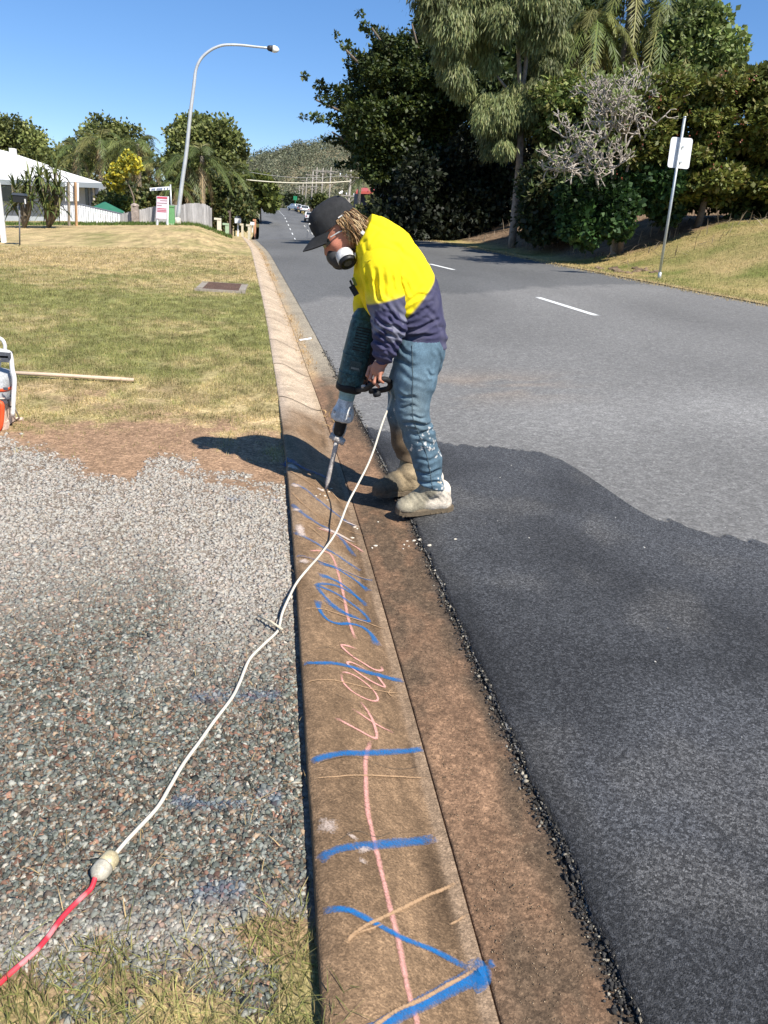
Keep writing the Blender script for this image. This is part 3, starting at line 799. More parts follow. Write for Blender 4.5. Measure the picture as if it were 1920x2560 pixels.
# ---------------------------------------------------------------- implicit bodies
class SDF:
    def __init__(s, lo, hi, h):
        s.lo = np.asarray(lo, float); s.h = h
        s.n = np.ceil((np.asarray(hi, float)-s.lo)/h).astype(int)+1
        s.V = np.full(s.n, .5, np.float32)

    def _win(s, lo, hi, pad):
        a = np.clip(np.floor((np.asarray(lo)-pad-s.lo)/s.h).astype(int), 0, s.n-1)
        b = np.clip(np.ceil((np.asarray(hi)+pad-s.lo)/s.h).astype(int)+1, 1, s.n)
        sl_ = tuple(slice(i, max(j, i+1)) for i, j in zip(a, b))
        ax = [s.lo[k]+s.h*np.arange(sl_[k].start, sl_[k].stop) for k in range(3)]
        return sl_, np.meshgrid(*ax, indexing='ij', sparse=True)

    def _u(s, sl_, d, k):
        A = s.V[sl_]
        if k > 0:
            hh = np.clip(.5+.5*(A-d)/k, 0, 1); s.V[sl_] = A*(1-hh)+d*hh-k*hh*(1-hh)
        else: s.V[sl_] = np.minimum(A, d)

    def cone(s, a, b, ra, rb, k=.02):
        a = np.asarray(a, float); b = np.asarray(b, float); m = max(ra, rb)
        sl_, (x, y, z) = s._win(np.minimum(a, b), np.maximum(a, b), m+k+.03)
        ab = b-a; L2 = np.dot(ab, ab)+1e-12
        t = np.clip(((x-a[0])*ab[0]+(y-a[1])*ab[1]+(z-a[2])*ab[2])/L2, 0, 1)
        d = np.sqrt((x-a[0]-t*ab[0])**2+(y-a[1]-t*ab[1])**2+(z-a[2]-t*ab[2])**2)-(ra+(rb-ra)*t)
        s._u(sl_, d.astype(np.float32), k); return s

    def chain(s, pts, rs, k=.02):
        for i in range(len(pts)-1): s.cone(pts[i], pts[i+1], rs[i], rs[i+1], k)
        return s

    def ell(s, c, r, R=None, k=.02):
        c = np.asarray(c, float); r = np.asarray(r, float); R = np.eye(3) if R is None else R   # columns = axes
        sl_, (x, y, z) = s._win(c-max(r), c+max(r), k+.03)
        q = [((x-c[0])*R[0, i]+(y-c[1])*R[1, i]+(z-c[2])*R[2, i]) for i in range(3)]
        k0 = np.sqrt(sum((q[i]/r[i])**2 for i in range(3))); k1 = np.sqrt(sum((q[i]/r[i]**2)**2 for i in range(3)))+1e-6
        s._u(sl_, (k0*(k0-1)/k1).astype(np.float32), k); return s

    def cut_plane(s, p, nrm):
        sl_, (x, y, z) = s._win(s.lo, s.lo+s.h*s.n, 0)
        d = (x-p[0])*nrm[0]+(y-p[1])*nrm[1]+(z-p[2])*nrm[2]
        s.V = np.maximum(s.V, d.astype(np.float32)); return s

    def disp(s, fn):
        sl_, (x, y, z) = s._win(s.lo, s.lo+s.h*s.n, 0)
        near = np.abs(s.V) < .05
        X, Y, Z = np.broadcast_arrays(x, y, z)
        s.V[near] += fn(X[near], Y[near], Z[near]).astype(np.float32); return s

    def mesh(s):
        V = s.V; ins = V < 0; n = s.n
        cs = tuple(n-1); P_ = np.zeros(cs+(3,), np.float32); C = np.zeros(cs, np.float32)
        corners = [(i, j, k) for i in (0, 1) for j in (0, 1) for k in (0, 1)]
        def sub(A, c): return A[c[0]:c[0]+cs[0], c[1]:c[1]+cs[1], c[2]:c[2]+cs[2]]
        for c in corners:
            for ax in range(3):
                if c[ax] == 0:
                    c2 = list(c); c2[ax] = 1
                    m = sub(ins, c) != sub(ins, c2)
                    if not m.any(): continue
                    va = sub(V, c)[m]; vb = sub(V, c2)[m]; t = va/(va-vb)
                    pp = np.tile(np.array(c, np.float32), (len(t), 1)); pp[:, ax] += t
                    P_[m] += pp; C[m] += 1
        idx = -np.ones(cs, np.int64); act = np.argwhere(C > 0); idx[tuple(act.T)] = np.arange(len(act))
        v = s.lo+s.h*(act+P_[tuple(act.T)]/C[tuple(act.T)][:, None])
        F_ = []
        for ax in range(3):
            a1, a2 = [(1, 2), (2, 0), (0, 1)][ax]
            sl1 = [slice(1, -1)]*3; sl1[ax] = slice(0, -1); sl2 = list(sl1); sl2[ax] = slice(1, None)
            A = ins[tuple(sl1)]; B = ins[tuple(sl2)]
            for flip, m in ((False, A & ~B), (True, ~A & B)):
                e = np.argwhere(m)
                if len(e) == 0: continue
                e = e+1; e[:, ax] -= 1
                def cell(d1, d2):
                    q = e.copy(); q[:, a1] -= d1; q[:, a2] -= d2; return idx[tuple(q.T)]
                quad = np.stack([cell(1, 1), cell(0, 1), cell(0, 0), cell(1, 0)], 1)
                F_.append(quad[:, ::-1] if flip else quad)
        f = np.concatenate(F_); f = f[(f >= 0).all(1)]
        return v, f


def relax(v, f, it=2, lam=.5):
    e = np.concatenate([f[:, [0, 1]], f[:, [1, 2]], f[:, [2, 3]], f[:, [3, 0]]])
    for _ in range(it):
        s_ = np.zeros_like(v); c = np.zeros(len(v))
        for a, b in ((0, 1), (1, 0)):
            np.add.at(s_, e[:, a], v[e[:, b]]); np.add.at(c, e[:, a], 1)
        v = v+lam*(s_/np.maximum(c, 1)[:, None]-v)
    return v


# ---------------------------------------------------------------- the worker, bent over the demolition hammer
DN, DM, DF = 3.66, 3.86, 4.06        # near side, middle, far side of the body, metres from the camera
foot_n = G(1050, 1300); foot_f = G(985, 1252)
M_SKIN = mk('weathered_skin', rough=.55, var=.12, vs=40, bump=.15, bs=300, spec=.4)
M_YEL = mk('hi_vis_shirt', rough=.85, var=.09, vs=18, bump=.12, bs=900, spec=.2)
M_JEAN = mk('faded_denim', rough=.9, var=.26, vs=24, bump=.2, bs=700, spec=.15)

# local frame of the head: forward (face), side (towards the camera), up (crown)
HO = P(832, 554, 3.84)
_f0 = np.array([-.805, -.12, -.58]); HF = _f0/np.linalg.norm(_f0)
_u0 = np.array([-.577, 0, .817]); HU = _u0-HF*np.dot(_u0, HF); HU /= np.linalg.norm(HU)
HS = np.cross(HU, HF)                       # his left
if HS[1] > 0: HS = -HS
HR = np.stack([HF, HS, HU], 1)


def hd(f, s, u): return HO+HF*f+HS*s+HU*u


lo = [-.05, 3.35, 0.0]; hi = [1.10, 4.40, 1.62]
B = SDF([.05, 3.42, .45], [1.0, 4.36, 1.64], .0052)
# head
B.ell(hd(-.010, 0, -.030), (.098, .076, .105), HR, 0)
B.ell(hd(.030, 0, -.105), (.066, .060, .085), HR, .03)
B.ell(hd(.045, 0, -.175), (.036, .040, .030), HR, .03)
B.cone(hd(.082, 0, -.062), hd(.104, 0, -.106), .010, .014, .012)
B.ell(hd(.088, .012, -.118), (.012, .012, .010), HR, .008); B.ell(hd(.088, -.012, -.118), (.012, .012, .010), HR, .008)
B.ell(hd(.078, 0, -.040), (.018, .055, .012), HR, .015)
for s_ in (1, -1):
    B.ell(hd(.056, s_*.034, -.085), (.026, .026, .022), HR, .02)
    B.ell(hd(-.020, s_*.082, -.075), (.018, .008, .034), HR, .006)
    B.ell(hd(.080, s_*.030, -.060), (.013, .015, .010), HR, .004)
# neck and hidden trunk
B.chain([hd(-.035, 0, -.10), P(905, 585, DM), P(950, 610, DM)], [.062, .060, .08], .03)
B.chain([P(950, 615, DM), P(985, 700, DM), P(1025, 780, DM)], [.10, .11, .09], .05)
for sd, pts in ((1, [P(948, 645, DN+.02), P(968, 750, DN-.02), P(972, 822, DN-.04), P(960, 868, DN-.03), P(957, 905, DN+.0)]),
                (-1, [P(930, 655, DF), P(925, 760, DF+.05), P(915, 830, DF+.06), P(915, 880, DF+.03), P(915, 915, DF)])):
    B.chain(pts, [.06, .05, .042, .036, .028], .02)
    w = pts[-1]
    # hand: palm, four curled fingers, thumb
    if sd == 1:
        kn = P(934, 925, DN+.0); B.ell((w+kn)/2+np.array([0, -.004, -.012]), (.034, .022, .044), None, .012)
        for i, (kx, ky, m1x, m1y, tx, ty, dd, r) in enumerate(((925, 919, 918, 938, 930, 951, .045, .0090), (932, 925, 925, 948, 938, 957, .022, .0095), (941, 931, 936, 956, 947, 967, .0, .0095), (951, 930, 949, 950, 958, 957, -.02, .0082))):
            B.chain([w+(P(kx, ky, DN+dd)-w)*.55, P(kx, ky, DN+dd), P(m1x, m1y, DN-.014+dd), P(tx, ty, DN+.004+dd)], [.012, .0105, r, r*.85], .005)
        B.chain([P(953, 910, DN+.03), P(937, 922, DN+.075), P(926, 935, DN+.085)], [.014, .012, .010], .008)
    else:
        kn = P(912, 935, DF-.01); B.ell((w+kn)/2, (.034, .022, .044), None, .012)
        for i in range(4):
            o_ = (i-1.5)*9
            B.chain([P(912+o_*.5, 925, DF), P(905+o_, 940, DF), P(902+o_, 958, DF-.02), P(908+o_, 962, DF-.045)], [.012, .0105, .0095, .008], .005)
        B.chain([P(905, 925, DF-.02), P(895, 935, DF-.05), P(892, 948, DF-.06)], [.013, .011, .009], .008)
bv, bf = B.mesh(); bv = relax(bv, bf, 1, .4)
rel = bv-HO; hu = rel @ HU; hf = rel @ HF; hs = rel @ HS
skin = np.array([.46, .20, .125])
bc = np.tile(skin, (len(bv), 1))*(.85+.3*fbm(bv[:, 0]*30, bv[:, 1]*30, bv[:, 2]*30, 3))[:, None]
red = np.exp(-((hf-.06)**2/.05**2+(hu+.08)**2/.06**2))*(np.linalg.norm(rel, axis=1) < .3)
bc = bc*(1-.35*red[:, None])+np.array([.52, .14, .10])*.35*red[:, None]
PERSON = obj('person', bv, bf, M_SKIN, col=np.clip(bc, 0, 1), smooth=True, origin=(float(foot_n[0]), float(foot_n[1]), float(foot_n[2])))
tag(PERSON, 'worker in yellow and navy shirt, cap and respirator bending over a demolition hammer', 'person')

# shirt
_fold = lambda x, y, z, s, a: a*(fbm(x*s, y*s, z*s, 3)-.5)
T = SDF([.30, 3.50, .78], [1.02, 4.25, 1.56], .006)
for o_ in (-.095, 0, .095):
    q = .95 if o_ else 1.0
    T.chain([P(1055, 868, DM+o_), P(1052, 846, DM+o_), P(1040, 800, DM+o_), P(1013, 745, DM+o_), P(985, 690, DM+o_), P(960, 625, DM+o_*.95), P(938, 590, DM+o_*.8)], [.118*q, .120*q, .130*q, .165*q, .165*q, .128*q, .085*q], .05)
T.cone(P(925, 578, DM), P(912, 566, DM), .078, .068, .03)
T.cone(P(950, 632, DN+.05), P(950, 632, DF-.05), .10, .10, .05)
T.cone(P(925, 700, DM-.06), P(950, 778, DM-.04), .075, .05, .06)          # loose front hanging down


def shirt_fold(x, y, z):
    d = .008*(fbm(x*9+z*5, y*6, z*9-x*3, 3)-.5)
    low = sstep(1.15, .98, z)
    d = d+low*(.008*np.sin(z*95+x*25+4*fbm(x*6, y*6, z*6, 2))*fbm(x*12, y*8, z*4, 2))
    r = np.abs(fbm(x*7-z*6, y*5, z*7+x*4, 3)-.5)
    return d+.0045*np.exp(-(r/.02)**2)




def creases(segs):
    S_ = []
    for x0, y0, x1, y1, w, a in segs:
        S_.append((P(x0, y0, DN-.06), P(x1, y1, DN-.06), w, a))

    def fn(x, y, z):
        d = np.zeros_like(x)
        for a_, b_, w, am in S_:
            ax_, az_ = b_[0]-a_[0], b_[2]-a_[2]; L2 = ax_*ax_+az_*az_
            t_ = ((x-a_[0])*ax_+(z-a_[2])*az_)/L2; tc_ = np.clip(t_, 0, 1)
            wob = .006*np.sin(t_*7+a_[0]*90)
            dist = np.sqrt((x-a_[0]-tc_*ax_)**2+(z-a_[2]-tc_*az_+wob)**2)
            sgn = ((x-a_[0])*az_-(z-a_[2])*ax_)/math.sqrt(L2)
            prof = np.exp(-(dist/w)**2)-.75*np.exp(-((dist-1.7*w)/(w*.9))**2)
            d = d+am*prof*(y < DM)*np.sin(np.clip(.12+.76*t_, 0, 1)*PI)
        return d
    return fn


T.disp(shirt_fold)
T.disp(creases([(985, 668, 1012, 745, .012, .011), (1000, 690, 1030, 735, .010, .006), (1005, 835, 1104, 806, .010, .012), (1010, 800, 1085, 770, .010, .006), (1020, 850, 1100, 838, .009, .007), (1035, 745, 1085, 735, .010, .006), (940, 560, 1000, 600, .012, .004), (915, 600, 925, 660, .010, .006), (960, 590, 1020, 640, .014, .004), (1030, 640, 1060, 700, .012, .005), (1005, 770, 1060, 720, .010, .005), (900, 690, 915, 780, .010, .008), (985, 610, 1045, 660, .010, .0035), (1060, 760, 1108, 815, .010, .005)]))
T.cut_plane(P(1050, 862, DM), np.array([.02, 0, -1.0]))
T.cut_plane(P(914, 562, DM), unit(np.array([-.80, 0, .42])))
tv, tf = T.mesh(); tv = relax(tv, tf, 1, .5)
yel = np.array([.80, .635, .012]); navy = np.array([.052, .050, .098])


def plane_mask(v, p1, p2, d, soft=.004):
    a = P(*p1, d); b = P(*p2, d); n = np.array([-(b-a)[2], 0, (b-a)[0]]); n /= np.linalg.norm(n)
    if n[2] < 0: n = -n
    return np.clip(.5+((v-a) @ n)/soft, 0, 1)[:, None]


mk_ = plane_mask(tv, (1071, 694), (938, 852), DM, .012)
tc = yel*mk_+navy*(1-mk_)
fade = sstep(.45, .7, fbm(tv[:, 0]*9, tv[:, 1]*9, tv[:, 2]*9, 4))[:, None]*(1-mk_)
tc = tc*(1-.35*fade)+np.array([.16, .15, .20])*.35*fade
dust_ = (sstep(.50, .66, fbm(tv[:, 0]*14, tv[:, 1]*14, tv[:, 2]*20, 4))*sstep(.98, .86, tv[:, 2]))[:, None]
tc = tc*(1-.35*dust_)+np.array([.26, .25, .29])*.35*dust_
spot = np.exp(-((np.linalg.norm(tv-P(968, 565, 3.72), axis=1))/.012)**2)[:, None]*.0
SHIRT = obj('shirt', tv, tf, M_YEL, PERSON, col=tc, smooth=True)

for sd, pts, rs in ((1, [P(946, 636, DN+.06), P(955, 672, DN+.0), P(966, 750, DN-.02), P(973, 815, DN-.04), P(962, 868, DN-.035), P(959, 902, DN-.005)], [.095, .098, .090, .080, .060, .040]),
                    (-1, [P(932, 645, DF-.05), P(930, 680, DF), P(922, 760, DF+.05), P(918, 830, DF+.06), P(917, 880, DF+.03), P(917, 910, DF)], [.09, .09, .08, .072, .056, .042])):
    a = np.min(pts, 0)-.14; b = np.max(pts, 0)+.14
    A = SDF(a, b, .0055); A.chain(pts, rs, .03)
    ce = pts[3]

    def sfold(x, y, z, ce=ce):
        r = np.sqrt((x-ce[0])**2+(z-ce[2])**2)
        d = .007*(fbm(x*10, y*10, z*7, 3)-.5)
        el = np.exp(-(r/.11)**2)
        d = d+el*.010*np.sin((z*.9+x*.75)*175+9*fbm(x*9, y*9, z*9, 3))*(.2+1.1*fbm(x*18, y*18, z*8, 2))
        low = sstep(ce[2]+.05, ce[2]-.05, z)
        return d+low*.005*np.sin(z*170+x*60+6*fbm(x*9, y*9, z*9, 2))

    A.disp(sfold)
    if sd == 1: A.disp(creases([(915, 665, 926, 742, .009, .009), (936, 672, 940, 752, .009, .010), (955, 668, 958, 745, .010, .006), (975, 680, 985, 735, .009, .007), (930, 700, 950, 756, .008, .006), (950, 765, 990, 800, .008, .007), (945, 800, 1003, 826, .009, .012), (950, 830, 998, 840, .008, .010), (945, 848, 985, 862, .008, .008), (945, 872, 978, 882, .007, .006), (962, 760, 975, 812, .008, .006)]))
    A.cut_plane(pts[-1], unit(pts[-1]-pts[-2]))
    v_, f_ = A.mesh(); v_ = relax(v_, f_, 1, .5)
    k_ = plane_mask(v_, (928, 761), (1005, 741), DN-.08, .010) if sd == 1 else plane_mask(v_, (928, 771), (1005, 751), DF+.05, .010)
    c_ = yel*k_+navy*(1-k_)
    du = (sstep(.47, .62, fbm(v_[:, 0]*16, v_[:, 1]*16, v_[:, 2]*22, 4))*np.exp(-((v_[:, 2]-ce[2])/.10)**2))[:, None]
    c_ = c_*(1-.5*du)+np.array([.33, .33, .38])*.5*du
    obj('sleeve', v_, f_, M_YEL, SHIRT, col=c_, smooth=True)

# collar, shoulder seam and a pen in the chest pocket
mb = MB(); mb.tube(spline([P(911, 655, DN-.065), P(935, 648, DN-.075), P(960, 650, DN-.08), P(983, 662, DN-.06)], 14), .0022, 6); mb.build('sleeve_seam', mk('shirt_thread', (.55, .47, .02), .9, 0), SHIRT, True)
mb = MB(); mb.box(P(885, 726, DN+.06), (.028, .012, .05), roty(-.6)); mb.box(P(880, 712, DN+.05), (.010, .008, .045), roty(-.5)); mb.build('pocket_clip', mk('black_plastic', (.012, .012, .013), .5, .1), SHIRT)
mb = MB(); mb.box(P(886, 704, DN+.06), (.014, .010, .04), roty(-.45)); mb.build('pocket_flap', mk('dull_green_cloth', (.22, .24, .05), .9, .1), SHIRT)
mb = MB(); mb.lathe(P(967, 563, DN+.03)+np.array([0, -.03, .03]), P(967, 563, DN+.03), [(0, .001), (1, .009)], 10)

# jeans
J = SDF([.40, 3.42, .02], [1.12, 4.30, .98], .006)
for o_ in (-.075, .075): J.chain([P(1048, 838, DM+o_), P(1052, 872, DM+o_), P(1050, 905, DM+o_)], [.105, .118, .115], .04)
J.chain([P(1046, 885, DN+.03), P(1037, 950, DN+.0), P(1030, 1030, DN-.02), P(1047, 1090, DN-.01), P(1068, 1150, DN), P(1080, 1222, DN+.0)], [.118, .105, .080, .078, .072, .068], .03)
J.chain([P(1040, 885, DF-.06), P(1015, 960, DF-.02), P(1003, 1035, DF-.01), P(1012, 1100, DF), P(1022, 1150, DF+.02), P(1026, 1200, DF+.02)], [.115, .098, .076, .072, .066, .064], .03)


def jfold(x, y, z):
    d = .012*(fbm(x*10, y*10, z*10, 3)-.5)
    hip = sstep(.55, .78, z); knee = np.exp(-((z-.50)/.16)**2); ank = sstep(.25, .10, z)
    n = 5*fbm(x*6, y*6, z*5, 2)
    d = d+knee*.0*np.sin(z*95-x*80+2*n)*fbm(x*9, y*9, z*5, 2)*1.5
    d = d+ank*.004*np.sin(z*120+x*30+2*n)*(.1+1.1*fbm(x*9, y*9, z*9, 2))
    return d+hip*.001*np.sin(z*110+x*70+2.4*n)*(fbm(x*7, y*7, z*6, 2)*1.6)


J.disp(jfold)
J.disp(creases([(1009, 1052, 1082, 1062, .010, .012), (1030, 1082, 1092, 1074, .010, .010), (995, 985, 1036, 992, .009, .008), (1000, 1016, 1040, 1010, .009, .008), (1060, 925, 1082, 940, .009, .010), (1040, 1100, 1096, 1110, .010, .006), (1045, 1150, 1102, 1142, .010, .007), (1045, 1185, 1104, 1178, .010, .010), (1050, 1205, 1106, 1208, .009, .010), (990, 900, 1040, 915, .012, .007), (1000, 930, 1060, 960, .012, .005), (1090, 870, 1106, 905, .010, .008), (1000, 870, 1030, 890, .010, .006), (1010, 1035, 1060, 1040, .008, .008)]))
J.cut_plane(P(1076, 1214, DN), unit(np.array([-.20, 0, -.98])))
jv, jf = J.mesh(); jv = relax(jv, jf, 1, .5)
x_, y_, z_ = jv.T
den = np.array([.088, .140, .178])
mottle = fbm(x_*7, y_*7, z_*5, 4)[:, None]  # random lighter and darker mottling of the denim
jc = den*(.45+1.1*mottle)*(.8+.4*fbm(x_*30, y_*30, z_*9, 3)[:, None])
fd = np.exp(-(((x_-P(1035, 950, DN)[0])/.06)**2+((z_-.66)/.14)**2))[:, None]
jc = jc*(1-.35*fd)+np.array([.27, .33, .34])*.35*fd
sp_ = (fbm(x_*75, y_*75, z_*50, 3) > .730-.13*np.exp(-((z_-.46)/.08)**2)*sstep(.0, .05, x_-P(1035, 1050, DN)[0]+.03)-.085*np.exp(-((z_-.16)/.07)**2))
sp_ = (sp_ & (z_ < .62) & (fbm(x_*13, y_*13, z_*11, 2) > .47))[:, None]*(x_ > P(1030, 1050, DN)[0]-.06)[:, None]
jc = np.where(sp_, np.array([.66, .64, .60])*(.7+.4*mottle), jc)
far_leg_shade = (sstep(3.90, 3.98, y_)*sstep(.50, .38, z_)*.9)[:, None]  # brown of the shaded far leg painted over its lower denim
jc = jc*(1-far_leg_shade)+np.array([.17, .115, .065])*(.6+.8*mottle)*far_leg_shade
JEANS = obj('jeans', jv, jf, M_JEAN, PERSON, col=np.clip(jc, 0, 1), smooth=True)
for q in ([(1030, 862), (1031, 905), (1032, 950), (1031, 1000), (1034, 1050), (1052, 1095), (1070, 1150), (1082, 1222)],):
    pts = np.array([P(a, b, 3.2) for a, b in q]); pts2 = []
    for p_ in spline(pts, 90):
        r_ = p_-CAM; r_ = r_/r_[1]
        # nearest jeans vertex along that line of sight is the near surface
        c_ = CAM+r_*jv[:, 1][:, None]; dd = np.linalg.norm((jv-c_)[:, [0, 2]], axis=1); m_ = dd < .006
        if m_.any(): yv = jv[m_, 1].min(); pts2.append(CAM+r_*(yv-.001))
    if len(pts2) > 6:
        mb = MB(); mb.tube(np.array(pts2), .0016, 5); mb.build('side_seam', mk('seam_thread', (.09, .12, .13), .9, .2), JEANS, True)
mb = MB(); 
# boots
M_BOOT = mk('dusty_leather', rough=.85, var=.32, vs=26, bump=.4, bs=160, spec=.2)
M_SOLE = mk('worn_rubber_sole', (.15, .115, .075), .9, .25, 40, .4, 150)
def boot(gpt, heel, toe, ank, tint, dy):
    he = G(*heel); to = G(*toe); an = P(*ank, dy); g = max(he[2], to[2], float(ZS(he[0], he[1]))+.012)+.002; he[2] = g; to[2] = g
    ax = unit(to-he)
    a = np.minimum(np.minimum(he, to), an)-.10; b = np.maximum(np.maximum(he, to), an)+.10
    Q = SDF(a, b, .005); up = np.array([0, 0, 1.0])
    hb = he+ax*.045+up*.052; tb = to-ax*.060+up*.040
    Q.cone(hb, hb+ax*.02+up*.05, .044, .046, .02)
    Q.chain([hb+ax*.02, hb+ax*.09+up*.008, tb, to-ax*.040+up*.036], [.046, .050, .046, .037], .025)
    Q.chain([hb+ax*.03+up*.02, hb+ax*.03+up*.07, an, an+up*.04], [.050, .052, .054, .058], .02)
    Q.chain([an+ax*.012-up*.02, to-ax*.125+up*.082, to-ax*.055+up*.044], [.046, .042, .036], .03)
    Q.disp(lambda x, y, z: .004*(fbm(x*16, y*16, z*16, 3)-.5)+.0016*np.sin((x+z)*170+4*fbm(x*20, y*20, z*20, 2))*np.exp(-((z-g-.10)/.03)**2))
    Q.cut_plane(he+up*.024, np.array([0, 0, -1.0]))
    v_, f_ = Q.mesh(); v_ = relax(v_, f_, 1, .4)
    n_ = fbm(v_[:, 0]*14, v_[:, 1]*14, v_[:, 2]*14, 4)[:, None]
    tt = np.clip(((v_-he) @ ax)/np.linalg.norm(to-he), 0, 1)[:, None]
    c_ = tint[0]*(1-sstep(.35, .6, tt+.5*(n_-.5)))+tint[1]*sstep(.35, .6, tt+.5*(n_-.5)); c_ = c_*(.45+1.1*n_)
    bo = obj('boot', v_, f_, M_BOOT, PERSON, col=c_, smooth=True)
    mbg = MB(); mbg.box(hb+ax*.032+up*.070+np.array([0, -.053, 0]), (.030, .005, .060), rotz(math.atan2(ax[1], ax[0])) @ rotx(-.1)); 0 and mbg.build('elastic_panel', mk('grubby_elastic', (.16, .14, .11), .9, .2, 40), bo)
    # sole outline
    side = unit(np.cross(up, ax)); vs = []; prof = [(-.004, .030), (.02, .042), (.07, .040), (.12, .042), (.20, .050), (.25, .044), (.285, .026), (.292, .008)]
    L = np.linalg.norm(to-he); k = L/.292
    ring = [(p*k, w_) for p, w_ in prof]+[(p*k, -w_) for p, w_ in prof[::-1]]
    mbs = MB(); n0 = len(ring)
    for zz, sc in ((-.002, .97), (.006, 1.0), (.026, 1.06), (.034, 1.0)):
        for p, w_ in ring: mbs.v.append(he+ax*p+side*w_*sc+up*(zz+(.006 if p > .25*k else 0)))
    for i in range(3):
        for j in range(n0): mbs.f.append([i*n0+j, i*n0+(j+1) % n0, (i+1)*n0+(j+1) % n0, (i+1)*n0+j])
    mbs.f.append(list(range(n0))[::-1]); mbs.f.append([3*n0+j for j in range(n0)])
    so_ = mbs.build('sole', M_SOLE, bo)
    for j in range(9):
        t_ = .02+j*.03
        m2 = MB(); m2.box(he+ax*t_*k+np.array([0, -.044, .004]), (.012, .006, .008), rotz(math.atan2(ax[1], ax[0]))); m2.build('tread_lug', M_SOLE, bo)


pale = np.array([.66, .58, .47]); grey = np.array([.30, .265, .19])
zb = foot_n
boot(foot_n, (1124, 1279), (988, 1304), (1080, 1212), (pale, grey), DN)
boot(foot_f, (1046, 1236), (930, 1254), (1022, 1176), (np.array([.30, .23, .14]), np.array([.12, .10, .07])), DF+.02)  # far boot tinted darker, the shadow on its toe put into the leather colour

# cap
M_CAP = mk('black_cotton_cap', (.028, .028, .029), .9, .25, 30, .25, 600, spec=.2)
rings = []; nn = 36
for uu, sc in ((-.014, 1.0), (.0, 1.0), (.024, .985), (.048, .94), (.068, .86), (.083, .73), (.093, .55), (.098, .32), (.100, .06)):
    for j in range(nn):
        th = 2*PI*j/nn; c_, s_ = math.cos(th), math.sin(th)
        f_ = .116*sc*math.copysign(abs(c_)**.9, c_); w_ = .085*sc*math.copysign(abs(s_)**.9, s_)
        lift = .012*max(0, -c_)*(uu < .02)
        wob = .004*math.sin(th*6+uu*40)
        rings.append(hd(f_-.002-.10*uu*(uu > .06)*.3+wob*.5, w_+wob*.3, uu+lift-.006*c_*(uu < .02)))
kk = len(rings)//nn
fs = [(i*nn+j, i*nn+(j+1) % nn, (i+1)*nn+(j+1) % nn, (i+1)*nn+j) for i in range(kk-1) for j in range(nn)]+[tuple((kk-1)*nn+j for j in range(nn))]
CAP = obj('cap', rings, fs, M_CAP, PERSON, smooth=True)
vs = []; A_, B_ = 17, 7
for top_ in (0, 1):
    for i in range(A_):
        th = (i/(A_-1)-.5)*PI*.74
        for j in range(B_):
            r_ = j/(B_-1)
            f_ = .118*math.cos(th)+(.078*r_)*(math.cos(th)**.6 if math.cos(th) > 0 else 0)+.004; w_ = .086*math.sin(th)*(1-.06*r_)
            vs.append(hd(f_, w_, -.010-.034*(abs(w_)/.086)**2*(.4+.6*r_)-.024*r_**1.3-(0 if top_ else .0045)))
fs = []
for k_ in (0, 1):
    for i in range(A_-1):
        for j in range(B_-1):
            q = [k_*A_*B_+i*B_+j, k_*A_*B_+(i+1)*B_+j, k_*A_*B_+(i+1)*B_+j+1, k_*A_*B_+i*B_+j+1]; fs.append(q)
for i in range(A_-1): fs.append([i*B_+B_-1, (i+1)*B_+B_-1, A_*B_+(i+1)*B_+B_-1, A_*B_+i*B_+B_-1])
BRIM = obj('brim', vs, fs, M_CAP, CAP, smooth=True)
M_LOGO = mk('white_cap_print', (.62, .61, .58), .8, .2, 60)
for f_, w_, u_, a_, b_ in ((-.095, .050, .090, .026, .008), (-.03, .089, .004, .030, .005)):
    mb = MB(); R_ = HR @ rotz(.5 if f_ < -.05 else 0); mb.box(hd(f_, w_, u_), (a_, .004, b_), R_); mb.build('cap_print', M_LOGO, CAP)
for f_, w_, u_ in ((.128, .020, .030), (.130, .008, .055), (.122, .035, .010)):
    mb = MB(); mb.box(hd(f_, w_, u_), (.003, .012, .010), HR); mb.build('cap_print', M_LOGO, CAP)
mb = MB(); mb.lathe(hd(.085, .071, .045), hd(.088, .078, .045), [(0, .006), (1, .006)], 8); mb.build('eyelet', mk('black_plastic', (.012, .012, .013), .5, .1), CAP)
mb = MB(); mb.lathe(hd(.110, .050, .052), hd(.114, .056, .052), [(0, .004), (1, .004)], 8); mb.build('eyelet', M_LOGO, CAP)

# hair: wavy locks from under the cap to the collar
mb = MB(); hc = []
M_HAIR = mk('sun_bleached_hair', rough=.5, var=.15, vs=60, spec=.4)
for i in range(1000):
    a_ = random.uniform(-1, 1); s0 = .084*math.sin(a_*1.45); f0 = -.118*math.cos(a_*1.25)+.02; u0 = random.uniform(-.03, .012)
    r0 = hd(f0, s0*1.02, u0); L = random.uniform(.07, .18)
    dn_ = unit(np.array([.45+.25*random.random(), -.25*np.sign(s0)*-1*random.random(), -.80])*1.0+HF*(-.15)+HU*(-.25)+.22*np.array([random.gauss(0, 1), random.gauss(0, 1), random.gauss(0, .5)]))
    pts = []; ph = random.uniform(0, 6); am = random.uniform(.003, .010)
    for k_ in range(9):
        t_ = k_/8; out_ = HS*(np.sign(s0)*.018*math.sin(t_*2.4))-HF*.012*math.sin(t_*2.6)
        pts.append(r0+dn_*L*t_+out_+HF*am*math.sin(ph+t_*4.6)+HS*am*math.cos(ph*1.3+t_*4))
    base_ = random.choice([(.22, .12, .05), (.34, .21, .09), (.12, .06, .025), (.60, .45, .25), (.27, .15, .065)])
    mb.tube(np.array(pts), [.0018, .0022, .0022, .002, .002, .0018, .0016, .0013, .0005], 3, True, base_)
